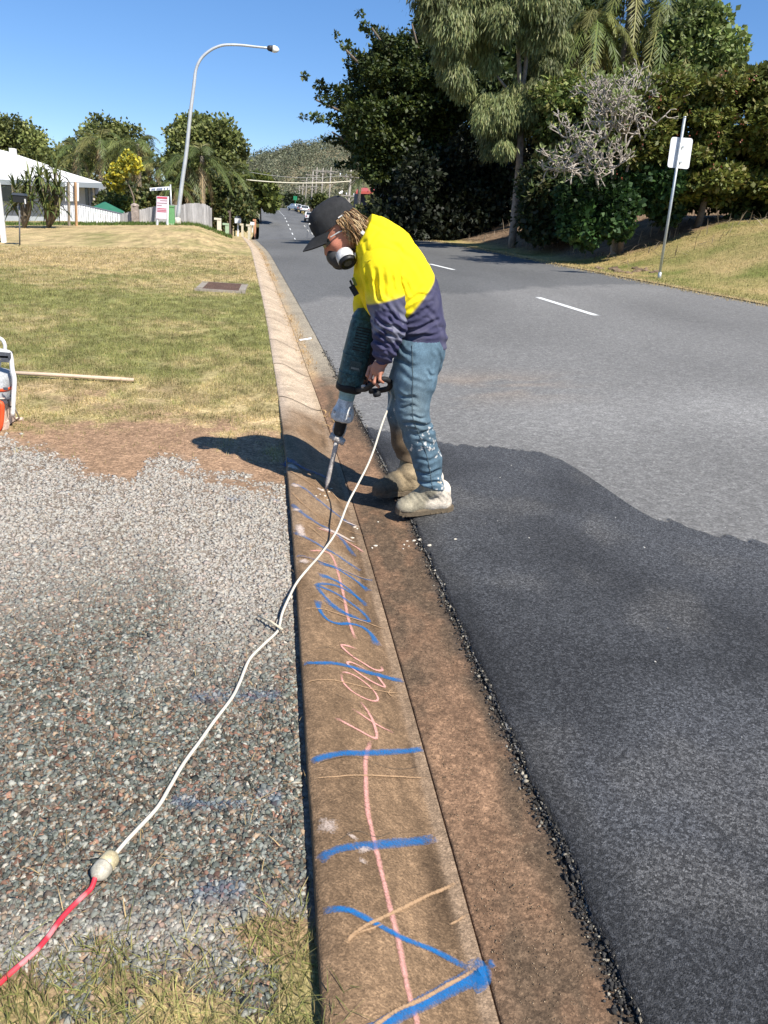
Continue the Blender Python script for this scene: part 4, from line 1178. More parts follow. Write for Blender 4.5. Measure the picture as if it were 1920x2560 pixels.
for i in range(110):       # side lock in front of the ear down the jaw
    s_ = 1 if i < 85 else -1
    r0 = hd(random.uniform(-.06, -.005), s_*random.uniform(.078, .092), random.uniform(-.02, .0)); L = random.uniform(.07, .14); ph = random.uniform(0, 6)
    pts = [r0+unit(-HU+HF*random.uniform(-.35, .1))*L*k_/8+HF*.007*math.sin(ph+k_)+HS*s_*.007*math.sin(ph+k_*.8) for k_ in range(9)]
    mb.tube(np.array(pts), [.003, .0034, .0034, .003, .003, .0026, .0024, .002, .0006], 4, True, random.choice([(.22, .12, .05), (.33, .20, .09), (.12, .06, .025), (.42, .29, .15)]))
mb.build('hair', M_HAIR, PERSON, True)

# safety glasses
mb = MB()
for s_ in (1, -1):
    g_ = []
    for i in range(7):
        for j in range(5):
            th = (i/6)*1.25; g_.append(hd(.104*math.cos(th*.62)-.002, s_*(.008+.070*math.sin(th*.95)), -.038-.045*(j/4)-.010*(i/6)*(1-j/4)+.012*(i/6)*(j/4)))
    mb.add(g_, [(i*5+j, (i+1)*5+j, (i+1)*5+j+1, i*5+j+1) for i in range(6) for j in range(4)])
GL = mb.build('safety_glasses', mk('dark_tinted_lens', (.03, .04, .036), .12, .05, spec=.6), PERSON, True)
for s_ in (1, -1):
    mb = MB(); mb.tube([hd(.062, s_*.080, -.048), hd(.02, s_*.086, -.050), hd(-.03, s_*.088, -.058)], .003, 6); mb.build('temple_arm', mk('clear_grey_plastic', (.42, .44, .42), .3, .05), GL)

# half-mask respirator with two filters
Rm = SDF(hd(.06, 0, -.14)-.12, hd(.06, 0, -.14)+.12, .0045)
Rm.ell(hd(.072, 0, -.140), (.050, .052, .050), HR, 0); Rm.ell(hd(.055, 0, -.172), (.050, .048, .034), HR, .02)
rv, rf = Rm.mesh(); rv = relax(rv, rf, 1, .4)
RESP = obj('respirator', rv, rf, mk('dark_grey_rubber', (.05, .05, .052), .6, .15, 40), PERSON, smooth=True)
for s_ in (1, -1):
    c0 = hd(.040, s_*.058, -.138); dirn = unit(HS*s_*.60-HU*.74+HF*.20); c0 = c0+HF*.004; c1 = c0+dirn*.072
    mb = MB(); mb.lathe(c0, c1, [(0, .034), (.10, .041), (.3, .044), (.70, .044), (.74, .041)], 22); fl = mb.build('filter_housing', mk('white_scuffed_plastic', (.62, .60, .58), .55, .3, 45), RESP, True)
    mb = MB(); mb.lathe(c0+dirn*.045, c0+dirn*.074, [(0, .039), (.1, .0425), (.9, .0425), (1, .038), (1.0, .028), (.75, .026), (.75, .004)], 22); mb.build('filter_cartridge', mk('black_plastic', (.012, .012, .013), .5, .1), RESP, True)
    mb = MB(); mb.lathe(c0+dirn*.066, c0+dirn*.070, [(0, .024), (1, .020)], 14); mb.build('filter_disc', mk('grey_filter', (.09, .09, .085), .9, .2, 80), RESP)
    for q in range(3):
        a_ = q*1.3-.9; ex_ = unit(np.cross(dirn, HF)); ey_ = np.cross(dirn, ex_)
        p_ = c0+dirn*.030+(ex_*math.cos(a_)+ey_*math.sin(a_))*.0405
        mb = MB(); mb.lathe(p_-dirn*.0, p_+(ex_*math.cos(a_)+ey_*math.sin(a_))*.002, [(0, .005), (1, .004)], 8); mb.build('filter_vent', mk('black_plastic', (.012, .012, .013), .5, .1), RESP)
    mb = MB(); mb.tube([hd(.03, s_*.06, -.15), hd(-.03, s_*.075, -.155), hd(-.09, s_*.06, -.12), hd(-.12, 0, -.10)], .005, 6); mb.build('strap', mk('black_webbing', (.015, .015, .016), .9, .1), RESP, True)
mb = MB(); mb.box(P(909, 583, 3.72), (.026, .012, .016), roty(.5)); mb.build('strap_buckle', mk('white_scuffed_plastic', (.62, .60, .58), .55, .3, 45), RESP)

# ---------------------------------------------------------------- demolition hammer
tip = G(814, 1224); tip[2] -= .01
M_TEAL = mk('dusty_teal_housing', (.026, .075, .085), .55, .55, 11, .2, 160, spec=.35, speck=((60, .3),))
M_BLK = mk('black_rubber_grip', (.012, .012, .013), .65, .3, 30)
M_SIL = mk('scuffed_cast_metal', (.60, .59, .56), .55, .4, 30, .25, 120, metal=0.)
M_PALE = mk('cement_caked_steel', (.46, .42, .38), .8, .4, 40, .5, 120, metal=.15)
top = P(916, 772, 3.99); axv = unit(top-tip)


def hx(px, py):
    """point on the hammer axis whose image lies at that pixel height"""
    best = None
    for t_ in np.linspace(0, 1.2, 600):
        p_ = tip+(top-tip)*t_; c_ = CM.T @ (p_-CAM); yy_ = H/2-F*c_[1]/-c_[2]
        if best is None or abs(yy_-py) < best[0]: best = (abs(yy_-py), p_)
    return best[1]


HAM = thing('demolition_hammer', 'dusty dark teal electric demolition hammer with silver nose and chisel held by the worker', 'power tool', tip)
a0, a1 = hx(0, 966), hx(0, 772)
mb = MB(); mb.lathe(a0, a1, [(0, .060), (.03, .068), (.12, .070), (.45, .070), (.8, .066), (.92, .058), (.98, .044), (1.0, .02)], 28, sq=(3.2, 1.0)); HB = mb.build('motor_housing', M_TEAL, HAM, True)
ex = unit(np.cross(axv, np.array([0, 1.0, 0]))); ey = np.cross(axv, ex)
if ey[1] > 0: ey = -ey
for i in range(9):
    c_ = a0+(a1-a0)*(.50+i*.035)+ey*.0665
    mb = MB(); mb.box(c_, (.072, .006, .0045), np.stack([ex, ey, axv], 1)); mb.build('vent_slot', M_BLK, HB)
mb = MB(); mb.box(a0+(a1-a0)*.30+ey*.070, (.06, .004, .05), np.stack([ex, ey, axv], 1)); mb.build('worn_label', mk('scuffed_label', (.05, .075, .075), .6, .5, 30), HB)
mb = MB(); mb.box(a0+(a1-a0)*.5+ex*.062*np.sign(ex[0])+ey*.0, (.03, .09, .30), np.stack([ex, ey, axv], 1)); mb.build('shade_block', M_BLK, HAM)  # black block added where the housing's right side falls in shade
mb = MB(); mb.lathe(hx(0, 978), hx(0, 958), [(0, .058), (.2, .071), (.8, .072), (1, .068)], 26, sq=(2.6, 1)); mb.build('collar', M_BLK, HAM, True)
mb = MB(); mb.lathe(hx(0, 998), hx(0, 972), [(0, .043), (.1, .044), (.62, .044), (.64, .050), (.95, .050), (1, .046)], 26); mb.build('retaining_ring', mk('pale_teal_ring', (.22, .36, .38), .45, .3, 40, .15, 100), HAM, True)
mb = MB(); mb.lathe(hx(0, 1052), hx(0, 994), [(0, .046), (.06, .060), (.18, .064), (.45, .060), (.62, .050), (.9, .042), (1, .040)], 8); mb.build('gear_housing', M_SIL, HAM)
mb = MB(); mb.lathe(hx(0, 1088), hx(0, 1048), [(0, .022), (.2, .030), (.75, .034), (.9, .046), (1, .046)], 18); mb.build('nose', M_BLK, HAM, True)
rc = hx(0, 1097)
mb = MB(); rd = unit(np.array([.86, -.25, -.42])); mb.lathe(rc-rd*.046, rc+rd*.046, [(0, .014), (.08, .021), (.9, .021), (1, .016)], 14); mb.build('tool_retainer', M_PALE, HAM, True)
for q in (-1, 1):
    mb = MB(); mb.tube([hx(0, 1060)+ex*q*.03, hx(0, 1075)+ex*q*.034, hx(0, 1092)+ex*q*.024], .006, 6); mb.build('spring_clip', M_PALE, HAM, True)
ch0, ch1 = tip, hx(0, 1105)
mb = MB(); mb.lathe(ch0, ch1, [(0, .002), (.06, .007), (.2, .0125), (.9, .0135), (1, .0135)], 12); mb.build('chisel', M_PALE, HAM, True)
for q in range(4):
    a_ = q*PI/2+.5; dr = ex*math.cos(a_)+ey*math.sin(a_); mb = MB(); c_ = hx(0, 1030)+dr*.058
    mb.lathe(c_, c_+dr*.010, [(0, .009), (.7, .009), (1, .006)], 6); mb.build('housing_bolt', M_PALE, HAM)
for k_ in (.18, .42, .88):
    mb = MB(); mb.lathe(a0+(a1-a0)*(k_-.012), a0+(a1-a0)*(k_+.012), [(0, .0665), (.2, .0725 if k_ < .8 else .064), (.8, .0725 if k_ < .8 else .063), (1, .0665 if k_ < .8 else .060)], 28, sq=(3.2, 1.0)); mb.build('housing_rib', M_TEAL, HB, True)
mb = MB(); mb.box(a0+(a1-a0)*.30+ey*.0725-axv*.012, (.042, .002, .010), np.stack([ex, ey, axv], 1)); mb.build('label_strip', mk('scuffed_pale_label', (.20, .22, .21), .6, .5, 60), HB)
# handles: loop towards the worker and a side grip
h0 = hx(0, 962)-ey*.0; 
hp = spline([hx(0, 968)+np.array([.04, -.05, .0]), P(915, 972, 3.74), P(935, 958, 3.68), P(958, 948, 3.66), P(975, 955, 3.68), P(972, 970, 3.72), P(950, 976, 3.76), P(925, 978, 3.80)], 40)
mb = MB(); mb.tube(hp, .0145, 10); HN = mb.build('handle', M_BLK, HAM, True)
mb = MB(); mb.lathe(P(940, 976, 3.70), P(944, 992, 3.69), [(0, .010), (.3, .020), (.8, .021), (1, .014)], 12); mb.build('handle_knob', M_BLK, HAM, True)
hp2 = spline([hx(0, 968)+np.array([.0, .06, .0]), P(905, 960, 4.04), P(915, 945, 4.08), P(925, 955, 4.06), P(910, 970, 4.0)], 24)
mb = MB(); mb.tube(hp2, .0145, 10); mb.build('handle', M_BLK, HAM, True)
mb = MB(); mb.lathe(P(904, 966, 3.75), P(914, 966, 3.74), [(0, .008), (.5, .011), (1, .008)], 6); mb.build('clamp_bolt', M_PALE, HAM)

# ---------------------------------------------------------------- power leads
M_CORD = mk('cream_cord', (.62, .56, .45), .6, .12, 30)
def g_up(px, py, h):
    p_ = G(px, py); return p_+np.array([0, 0, h])


cp = [P(962, 968, 3.80), P(978, 985, 3.72), P(973, 1012, 3.68), P(955, 1060, 3.62), P(936, 1120, 3.56), P(918, 1165, 3.50), P(893, 1214, 3.42), P(870, 1258, 3.34), P(841, 1329, 3.17)]
rest = [(800, 1400), (770, 1443), (741, 1485), (720, 1524), (705, 1552), (698, 1577), (690, 1592), (655, 1625), (623, 1660), (600, 1715), (580, 1755), (535, 1815), (500, 1865), (460, 1920), (425, 1980), (395, 2030), (350, 2080), (320, 2112), (292, 2145)]
hgt = [.02, .035, .045, .04, .025, .012]+[.010]*20
for (a, b), h_ in zip(rest, hgt): cp.append(g_up(a, b, h_+.006))
mb = MB(); mb.tube(spline(cp, 260), .0052, 9)
CORD = mb.build('electric_cable', M_CORD, smooth=True, origin=tuple(cp[-1])); tag(CORD, 'long cream electric cable running from the hammer down over the gravel', 'cable')
q0 = g_up(287, 2152, .020); q1 = g_up(240, 2212, .022)
PL = thing('cord_connector', 'grubby clear plug and socket joining the cream and red cables on the gravel', 'connector', q1-np.array([0, 0, .02]))
mb = MB(); mb.lathe(q0, q1, [(0, .010), (.1, .018), (.2, .021), (.5, .021), (.52, .0185)], 18); mb.build('plug_body', mk('yellowed_plastic', (.50, .42, .25), .35, .3, 40, coat=.3), PL, True)
mb = MB(); mb.lathe(q0, q1, [(.52, .0215), (.6, .0225), (.85, .021), (.97, .013), (1.02, .008)], 18); mb.build('socket_body', mk('clear_grubby_plastic', (.46, .42, .33), .3, .3, 40, coat=.3), PL, True)
rp = [q1]+[g_up(a, b, .008) for a, b in ((228, 2228), (205, 2250), (170, 2285), (145, 2315), (120, 2350), (90, 2385), (60, 2412), (25, 2442), (-10, 2475), (-60, 2520), (-120, 2580))]
rs_ = spline(rp, 120); mb = MB(); mb.tube(rs_, .0058, 9)
cc = []
for i in range(120):
    n_ = float(fbm(np.array(i*.12), np.array(0.), 3., 2)); k_ = min(1, max(0, (n_-.42)*5))*(.55 if 15 < i < 80 else .1)
    cc += [np.array([.62, .035, .055])*(1-k_*.75)+np.array([.72, .5, .48])*k_*.75]*9
RC = obj('extension_lead', mb.v, mb.f, mk('dusty_red_cord', rough=.55, var=.1), None, np.array(cc), True, origin=tuple(rp[3])); tag(RC, 'dusty red extension lead plugged into the cream cable', 'extension lead')
# twig lying across the cord
p0, p1 = g_up(646, 1553, .022), g_up(706, 1592, .03)
mb = MB(); mb.tube([p0, (p0+p1)/2+np.array([0, 0, .006]), p1], [.004, .0048, .004], 7); o_ = mb.build('stick', mk('bleached_stick', (.58, .50, .36), .8, .2, 40), smooth=True, origin=tuple(p0)); tag(o_, 'short pale stick lying across the cream cable beside the kerb', 'stick')
# broken concrete chips by the boot
M_CHIP = mk('fresh_concrete_chip', (.62, .55, .44), .9, .2, 60)
chips = [(806, 1226, .012), (822, 1230, .009), (800, 1236, .007), (828, 1222, .008), (812, 1240, .010), (795, 1222, .006), (835, 1236, .006), (818, 1250, .006), (790, 1240, .008), (1035, 1352, .012), (1050, 1350, .015), (1043, 1360, .009), (1010, 1362, .007), (1022, 1366, .006), (1072, 1372, .016), (938, 1365, .012), (930, 1370, .008), (1008, 1372, .006), (1137, 1356, .010), (1018, 1353, .007), (945, 1305, .007), (886, 1318, .010), (893, 1322, .008), (880, 1345, .012), (1087, 1434, .006)]
for i, (a, b, s_) in enumerate(chips):
    g_ = G(a, b); s_ *= .8; vv_ = ICO_V*(1+.3*RNG.normal(size=(12, 1))*.6)*np.array([s_*1.5, s_, s_*.45]); vv_ = (rotz(random.uniform(0, 3)) @ vv_.T).T
    o_ = obj('concrete_chip', vv_+g_+np.array([0, 0, s_*.2+(.016 if a > 1060 else 0)]), ICO_F, M_CHIP, origin=tuple(g_))
    tag(o_, 'small pale concrete chip scattered around the chisel and boots of the worker', 'concrete chip', 'concrete chips around the boots')


# ---------------------------------------------------------------- plants
def leaf_mesh(c, a, b, s, w, fold=.15):
    """c base points, a long axis, b side axis (unit), s length, w half width"""
    n = len(c); s = s[:, None]; w = w[:, None]; nn_ = np.cross(a, b)
    v = np.stack([c, c+a*s*.45+b*w+nn_*w*fold, c+a*s, c+a*s*.45-b*w+nn_*w*fold], 1)
    f = 4*np.arange(n)[:, None]+np.array([[0, 1, 2, 3]])
    return v.reshape(-1, 3), f


def rnd_unit(n): return unit(RNG.normal(size=(n, 3)))


def clump_leaves(clumps, n, size, cols, asp=.32, up=.25, droop=0., shell=.55, needle=False, outw=.8):
    """clumps: (cx,cy,cz,rx,ry,rz) rows; leaves spread through their outer volume"""
    cl = np.asarray(clumps, float); wgt = (cl[:, 3]*cl[:, 4]*cl[:, 5])**(2/3); wgt /= wgt.sum()
    k = RNG.choice(len(cl), n, p=wgt); u = rnd_unit(n); r = RNG.uniform(shell, 1.0, n)**.6
    r = r*(1+.18*RNG.normal(size=n)*(RNG.uniform(0, 1, n) < .35))
    lump = .75+.5*vnoise(u[:, 0]*2.3+k*7.1, u[:, 1]*2.3, u[:, 2]*2.3)
    c = cl[k, :3]+u*cl[k, 3:]*(r*lump)[:, None]
    a = unit(rnd_unit(n)+u*outw+np.array([0, 0, -droop])); 
    if needle: a = unit(rnd_unit(n)*.38+u*.35+np.array([0, 0, -1.0]))
    nr = unit(rnd_unit(n)*.8+u*.5+np.array([0, 0, up*2])); b = unit(np.cross(a, nr))
    s = size*RNG.uniform(.6, 1.35, n)
    v, f = leaf_mesh(c, a, b, s, s*asp)
    cols = np.asarray(cols, float); ci = cols[RNG.integers(0, len(cols), n)]*RNG.uniform(.7, 1.3, (n, 1))
    tone = (.62+.76*vnoise(k*3.7, k*1.3))[:, None]
    return v, f, np.repeat(ci*tone, 4, 0)


M_LEAF = mk('leaves', rough=.55, var=0, spec=.35, trans=.22)
M_BARK = mk('bark', rough=.95, var=.35, vs=6, bump=.8, bs=25)
M_FROND = mk('palm_leaves', rough=.5, var=0, spec=.4, trans=.2)


def gz(x, y): return float(ZS(np.array(x), np.array(y)))


def base_at(px, d, py=560):
    p = P(px, py, d); return np.array([p[0], d, gz(p[0], d)])


def plant(name, label, cat, base, clumps, n, size, cols, trunk=None, group=None, **kw):
    t = thing(name, label, cat, base, group)
    v, f, c = clump_leaves(clumps, n, size, cols, **kw)
    obj('crown', v, f, M_LEAF, t, c)
    mb = MB()
    if trunk is None:
        cc = np.mean(np.asarray(clumps)[:, :3], 0); trunk = [([base-np.array([0, 0, .1]), base*.5+cc*.5, cc], [.12, .09, .05])]
    for pts, rs in trunk: mb.tube(spline(pts, 8), np.interp(np.linspace(0, 1, 8), np.linspace(0, 1, len(rs)), rs), 8)
    mb.build('trunk', M_BARK, t, True, col=np.array(kw.get('bark', (.16, .13, .10))) if False else np.array((.17, .135, .105)))
    return t


def px_clumps(lst, d, dv=1.5, fl=1.0):
    """lst: (px,py,rpx[,flatten]) -> ellipsoids in metres around distance d"""
    out = []
    for q in lst:
        dd = d+RNG.uniform(-dv, dv); p = P(q[0], q[1], dd); r = q[2]*dd/F; fz = q[3] if len(q) > 3 else fl
        out.append((p[0], p[1], p[2], r, r, r*fz))
    return out


def fill(poly_top, poly_bot, x0, x1, n, r0, r1):
    """random px discs between two outline curves"""
    out = []
    for _ in range(n):
        x = random.uniform(x0, x1); t = np.interp(x, [p[0] for p in poly_top], [p[1] for p in poly_top]); b = np.interp(x, [p[0] for p in poly_bot], [p[1] for p in poly_bot])
        r = random.uniform(r0, r1); out.append((x, random.uniform(t+r*.8, max(b, t+r)), r))
    return out


def palm(name, label, base, hgt, nf, L, cols, droop=.9, group=None, lean=(0, 0), dead=0, trunk_r=.14):
    t = thing(name, label, 'palm', base, group)
    top_ = base+np.array([lean[0], lean[1], hgt]); mb = MB()
    mb.tube(spline([base-np.array([0, 0, .1]), base+np.array([lean[0]*.3, lean[1]*.3, hgt*.5]), top_], 7), [trunk_r*1.2, trunk_r, trunk_r, trunk_r, trunk_r*.9, trunk_r*.9, trunk_r], 8)
    mb.build('trunk', M_BARK, t, True, col=np.array((.24, .21, .17)))
    V, F_, C = [], [], []; nv = 0
    for i in range(nf):
        az = i*2.399+random.uniform(-.2, .2); el = random.uniform(-.35, 1.15); L_ = L*random.uniform(.8, 1.1)
        isd = i < dead
        if isd: el = random.uniform(-1.3, -.9)
        d0 = np.array([math.cos(az)*math.cos(el), math.sin(az)*math.cos(el), math.sin(el)])
        m = 22; s_ = np.linspace(0, 1, m)
        rc_ = top_+d0*L_*s_[:, None]+np.array([0, 0, -1])*(droop*L_*.62*s_**2.2)[:, None]
        tg = unit(np.gradient(rc_, axis=0)); sd = unit(np.cross(tg, np.array([0, 0, 1.0]))); upv = np.cross(sd, tg)
        col = np.array((.34, .25, .13)) if isd else np.array(random.choice(cols))*random.uniform(.75, 1.25)
        for sg in (-1, 1):
            for rep in range(2):
                ss = s_[2:]; n_ = len(ss); c = rc_[2:]+tg[2:]*L_*.5/m*rep
                a = unit(sd[2:]*sg*.8+tg[2:]*.75-np.array([0, 0, .55+(.4 if isd else 0)])+upv[2:]*.15+.12*RNG.normal(size=(n_, 3)))
                ll = L_*.30*np.sin(np.pi*(.12+.83*ss))**.7*RNG.uniform(.85, 1.1, n_)
                b = unit(np.cross(a, upv[2:]+.2*RNG.normal(size=(n_, 3))))
                v, f = leaf_mesh(c, a, b, ll, np.full(n_, .018*L_/2.2))
                V.append(v); F_.append(f+nv); nv += len(v); C.append(np.repeat(np.tile(col, (n_, 1))*RNG.uniform(.8, 1.2, (n_, 1)), 4, 0))
        # rachis as a thin strip
        w = sd*.022; v = np.stack([rc_-w, rc_+w], 1).reshape(-1, 3); f = grid_faces(m, 2)
        V.append(v); F_.append(f+nv); nv += len(v); C.append(np.tile(col*1.3, (len(v), 1)))
    obj('crown', np.concatenate(V), np.concatenate(F_), M_FROND, t, np.clip(np.concatenate(C), 0, 1))
    return t


def sword_plant(name, label, base, heads, n, L, cols, w=.035):
    t = thing(name, label, 'plant', base); V, F_, C = [], [], []; nv = 0; mb = MB()
    for h_ in heads:
        mb.tube([base, (base+h_)/2+np.array([.05, 0, 0]), h_], [.06, .05, .04], 6)
        k = n; az = RNG.uniform(0, 2*PI, k); el = RNG.uniform(-.5, 1.4, k)
        a = np.stack([np.cos(az)*np.cos(el), np.sin(az)*np.cos(el), np.sin(el)], 1); b = unit(np.cross(a, np.array([0, 0, 1.0])+.1*RNG.normal(size=(k, 3))))
        l_ = L*RNG.uniform(.7, 1.15, k); c = np.tile(h_, (k, 1))
        mid = c+a*l_[:, None]*.55; tip_ = c+a*l_[:, None]-np.array([0, 0, 1])*(l_*.38*np.cos(el))[:, None]
        v = np.stack([c-b*w*.5, c+b*w*.5, mid+b*w, mid-b*w, tip_], 1).reshape(-1, 3); kk_ = 5*np.arange(k)[:, None]
        f = np.concatenate([kk_+np.array([[0, 1, 2]]), kk_+np.array([[0, 2, 3]]), kk_+np.array([[3, 2, 4]])])
        V.append(v); F_.append(f+nv); nv += len(v); C.append(np.repeat(np.asarray(cols)[RNG.integers(0, len(cols), k)]*RNG.uniform(.7, 1.3, (k, 1)), 5, 0))
    obj('leaves', np.concatenate(V), np.concatenate(F_), M_FROND, t, np.concatenate(C)); mb.build('stems', M_BARK, t, True, col=np.array((.2, .16, .11)))
    return t


# --- wooded hill at the end of the road
hxs = np.linspace(-220, 420, 90); hys = np.linspace(430, 1000, 60)
_hp = np.array([P(a, b+26, 680) for a, b in ((300, 440), (480, 425), (560, 408), (620, 392), (700, 370), (760, 357), (850, 342), (1000, 325), (1200, 320), (1800, 420))]); HXc = _hp[:, 0]; HZc = _hp[:, 2]


def hillz(x, y): return np.interp(x, HXc, HZc)*sstep(400, 680, y)*(.97+.06*fbm(x*.02, y*.02, 3., 3))


HY, HX = np.meshgrid(hys, hxs, indexing='ij')
hv = np.stack([HX, HY, hillz(HX, HY)], -1).reshape(-1, 3)
HILL = tag(obj('hill', hv, grid_faces(len(hys), len(hxs)), mk('dry_hillside', (.20, .17, .10), .95, .3, .03), smooth=True), kind='structure')
N = 3600; fx = RNG.uniform(-60, 170, N); fy = 440+260*RNG.uniform(0, 1, N)**.8; fz = hillz(fx, fy); fr = RNG.lognormal(np.log(2.6), .3, N)
cl = np.stack([fx, fy, fz+fr*1.15, fr, fr, fr*.75], 1)
v, f, c = clump_leaves(cl, 120000, .95, [(.15, .165, .095), (.19, .195, .115), (.12, .14, .08), (.22, .21, .13), (.17, .175, .115)], asp=.45, shell=.5)  # leaf tones lightened to stand in for haze over the distance
tag(obj('hill_forest', v, f, M_LEAF, None, c), 'gum forest covering the hill, its grey green leaves lightened for haze', None, None, 'stuff')

# --- right-hand trees
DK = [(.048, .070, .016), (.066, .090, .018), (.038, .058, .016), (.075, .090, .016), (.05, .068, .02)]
core = [(1075, 330)]
cl = []
for tx, ty, ox, oy in ((765, 190, 1040, 300), (838, 87, 1050, 260), (899, 38, 1060, 220), (762, 289, 1040, 340), (957, 78, 1070, 230), (1040, 16, 1100, 200), (845, 410, 1050, 400), (795, 240, 1030, 320), (815, 345, 1040, 380), (870, 150, 1050, 280), (1000, 120, 1080, 260), (905, 440, 1060, 420), (975, 470, 1080, 430), (860, 260, 1040, 330)):
    for t_ in np.linspace(0, 1, 9):
        r = 9+36*(1-t_)**.8
        cl.append((tx+(ox-tx)*(1-t_)+random.uniform(-6, 6), ty+(oy-ty)*(1-t_)+18*math.sin(t_*3)*(1-t_)+random.uniform(-8, 8), r*random.uniform(.8, 1.15), .48))
cl += fill([(880, 110), (960, 90), (1150, 40)], [(880, 430), (960, 470), (1040, 540), (1150, 560)], 900, 1160, 46, 32, 60)
bt = np.array([9.2, 43.5, gz(9.2, 43.5)]); ct = P(1075, 330, 42)
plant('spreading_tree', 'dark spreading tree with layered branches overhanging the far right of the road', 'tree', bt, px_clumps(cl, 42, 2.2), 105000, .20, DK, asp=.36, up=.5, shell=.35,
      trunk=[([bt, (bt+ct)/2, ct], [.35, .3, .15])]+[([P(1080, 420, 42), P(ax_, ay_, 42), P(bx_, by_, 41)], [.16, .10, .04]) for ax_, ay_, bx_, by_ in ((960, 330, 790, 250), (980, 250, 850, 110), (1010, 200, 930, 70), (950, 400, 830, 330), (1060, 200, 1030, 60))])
# dense understorey behind and below, deep shade painted into its near black leaves
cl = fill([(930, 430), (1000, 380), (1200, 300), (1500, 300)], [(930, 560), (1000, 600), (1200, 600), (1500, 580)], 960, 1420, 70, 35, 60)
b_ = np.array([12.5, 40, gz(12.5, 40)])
plant('shade_thicket', 'thicket below the spreading tree with deep shade put into its near black leaf colour', 'thicket', b_, px_clumps(cl, 40.5, 3), 40000, .26, [(.016, .024, .010), (.022, .030, .011), (.02, .024, .013)], shell=.3)
# weeping gum with pale trunk
bt = base_at(1287, 30.5); TR = lambda a, b, d=30.5: P(a, b, d)
EU = [(.17, .205, .075), (.21, .235, .09), (.14, .17, .06), (.25, .25, .10)]
lst = [(1095, 20, 45), (1130, 75, 50), (1180, 10, 60), (1190, 105, 48), (1240, -30, 60), (1250, 50, 45), (1330, -20, 60), (1370, 40, 45), (1385, 100, 38), (1350, 150, 30), (1375, 170, 24), (1290, -80, 70), (1150, -60, 60), (1090, 60, 35), (1110, 130, 28),
       (1140, 190, 32), (1160, 220, 26), (1115, 180, 22), (1215, 270, 34), (1250, 285, 42), (1235, 330, 40), (1285, 250, 38), (1320, 270, 36), (1345, 225, 30), (1370, 280, 22), (1210, 300, 26), (1262, 370, 24), (1225, 370, 22), (1300, 310, 34), (1285, 345, 22), (1085, -20, 50), (1400, -10, 40), (1330, 90, 34), (1225, 160, 26)]
cl = px_clumps(lst, 30, 1.0, .9)
EUC = plant('weeping_gum_tree', 'tall pale trunked gum tree with drooping grey green foliage behind the road edge', 'tree', bt, cl, 80000, .23, EU, asp=.085, needle=True, shell=.2,
      trunk=[([bt-np.array([0, 0, .2]), TR(1292, 480), TR(1300, 380), TR(1302, 250)], [.17, .15, .13, .11]), ([TR(1302, 260), TR(1296, 130), TR(1285, -60)], [.10, .08, .05]), ([TR(1302, 260), TR(1318, 120), TR(1312, -40)], [.09, .07, .04]), ([TR(1295, 250), TR(1262, 215), TR(1232, 175)], [.06, .05, .03]), ([TR(1300, 330), TR(1265, 300), TR(1250, 270)], [.04, .03, .02])])
EUC.children[1].data.materials[0] = mk('pale_gum_bark', (.26, .21, .17), .9, .4, 5, .6, 20)
# background tall mass between the gum and the palms
cl = fill([(1180, -40), (1500, -40), (1700, -20)], [(1180, 360), (1500, 330), (1700, 300)], 1180, 1700, 46, 40, 75)
b_ = np.array([16.5, 37.5, gz(16.5, 37.5)])
plant('backing_tree', 'dark green tree filling the gap behind the gum and the palms', 'tree', b_, px_clumps(cl, 38, 1.5), 34000, .27, [(.05, .075, .02), (.065, .09, .024), (.04, .06, .02)], shell=.3)
# palms behind the hedge
PC = [(.13, .16, .04), (.18, .19, .05), (.10, .135, .035), (.22, .21, .07)]
for i, (px_, py_, d_, L_, nm) in enumerate(((1490, 60, 34, 2.3, 'leftmost tall palm with yellow green fronds above the bare tree'), (1585, -30, 35, 2.4, 'tallest palm with long hanging fronds above the hedge'), (1655, 40, 34, 2.3, 'palm with pale striped fronds beside the rounded leafy tree'), (1440, 110, 35, 2.0, 'short palm half hidden beside the weeping gum'))):
    p = P(px_, py_, d_); b = np.array([p[0], d_, gz(p[0], d_)]); palm('palm_tree', nm, b, p[2]-b[2], 30, L_, PC, 1.7, 'palms behind the hedge', dead=3)
lst = fill([(1350, 200), (1420, 170), (1500, 190), (1640, 170), (1720, 180)], [(1350, 330), (1500, 340), (1640, 290), (1720, 270)], 1360, 1720, 60, 22, 40)
b_ = np.array([P(1520, 500, 29.5)[0], 29.5, gz(P(1520, 500, 29.5)[0], 29.5)])
plant('vine_covered_shrub', 'tangled bright green shrub between the palms and the bare tree', 'shrub', b_, px_clumps(lst, 29.5, 1.0), 26000, .19, [(.14, .18, .04), (.18, .21, .05), (.10, .14, .035), (.22, .21, .07)], asp=.3, droop=.5, shell=.4)
# pale rounded tree top right
lst = fill([(1640, 60), (1700, 0), (1790, -10), (1850, 60)], [(1640, 260), (1750, 270), (1845, 200)], 1660, 1832, 40, 24, 42)
p = P(1750, 150, 34); b_ = np.array([p[0], 34, gz(p[0], 34)])
plant('rounded_tree', 'rounded leafy light green tree at the top right against the sky', 'tree', b_, px_clumps(lst, 34, 1.4), 20000, .21, [(.15, .20, .05), (.19, .24, .07), (.12, .17, .045), (.22, .25, .09)], asp=.42, shell=.5)
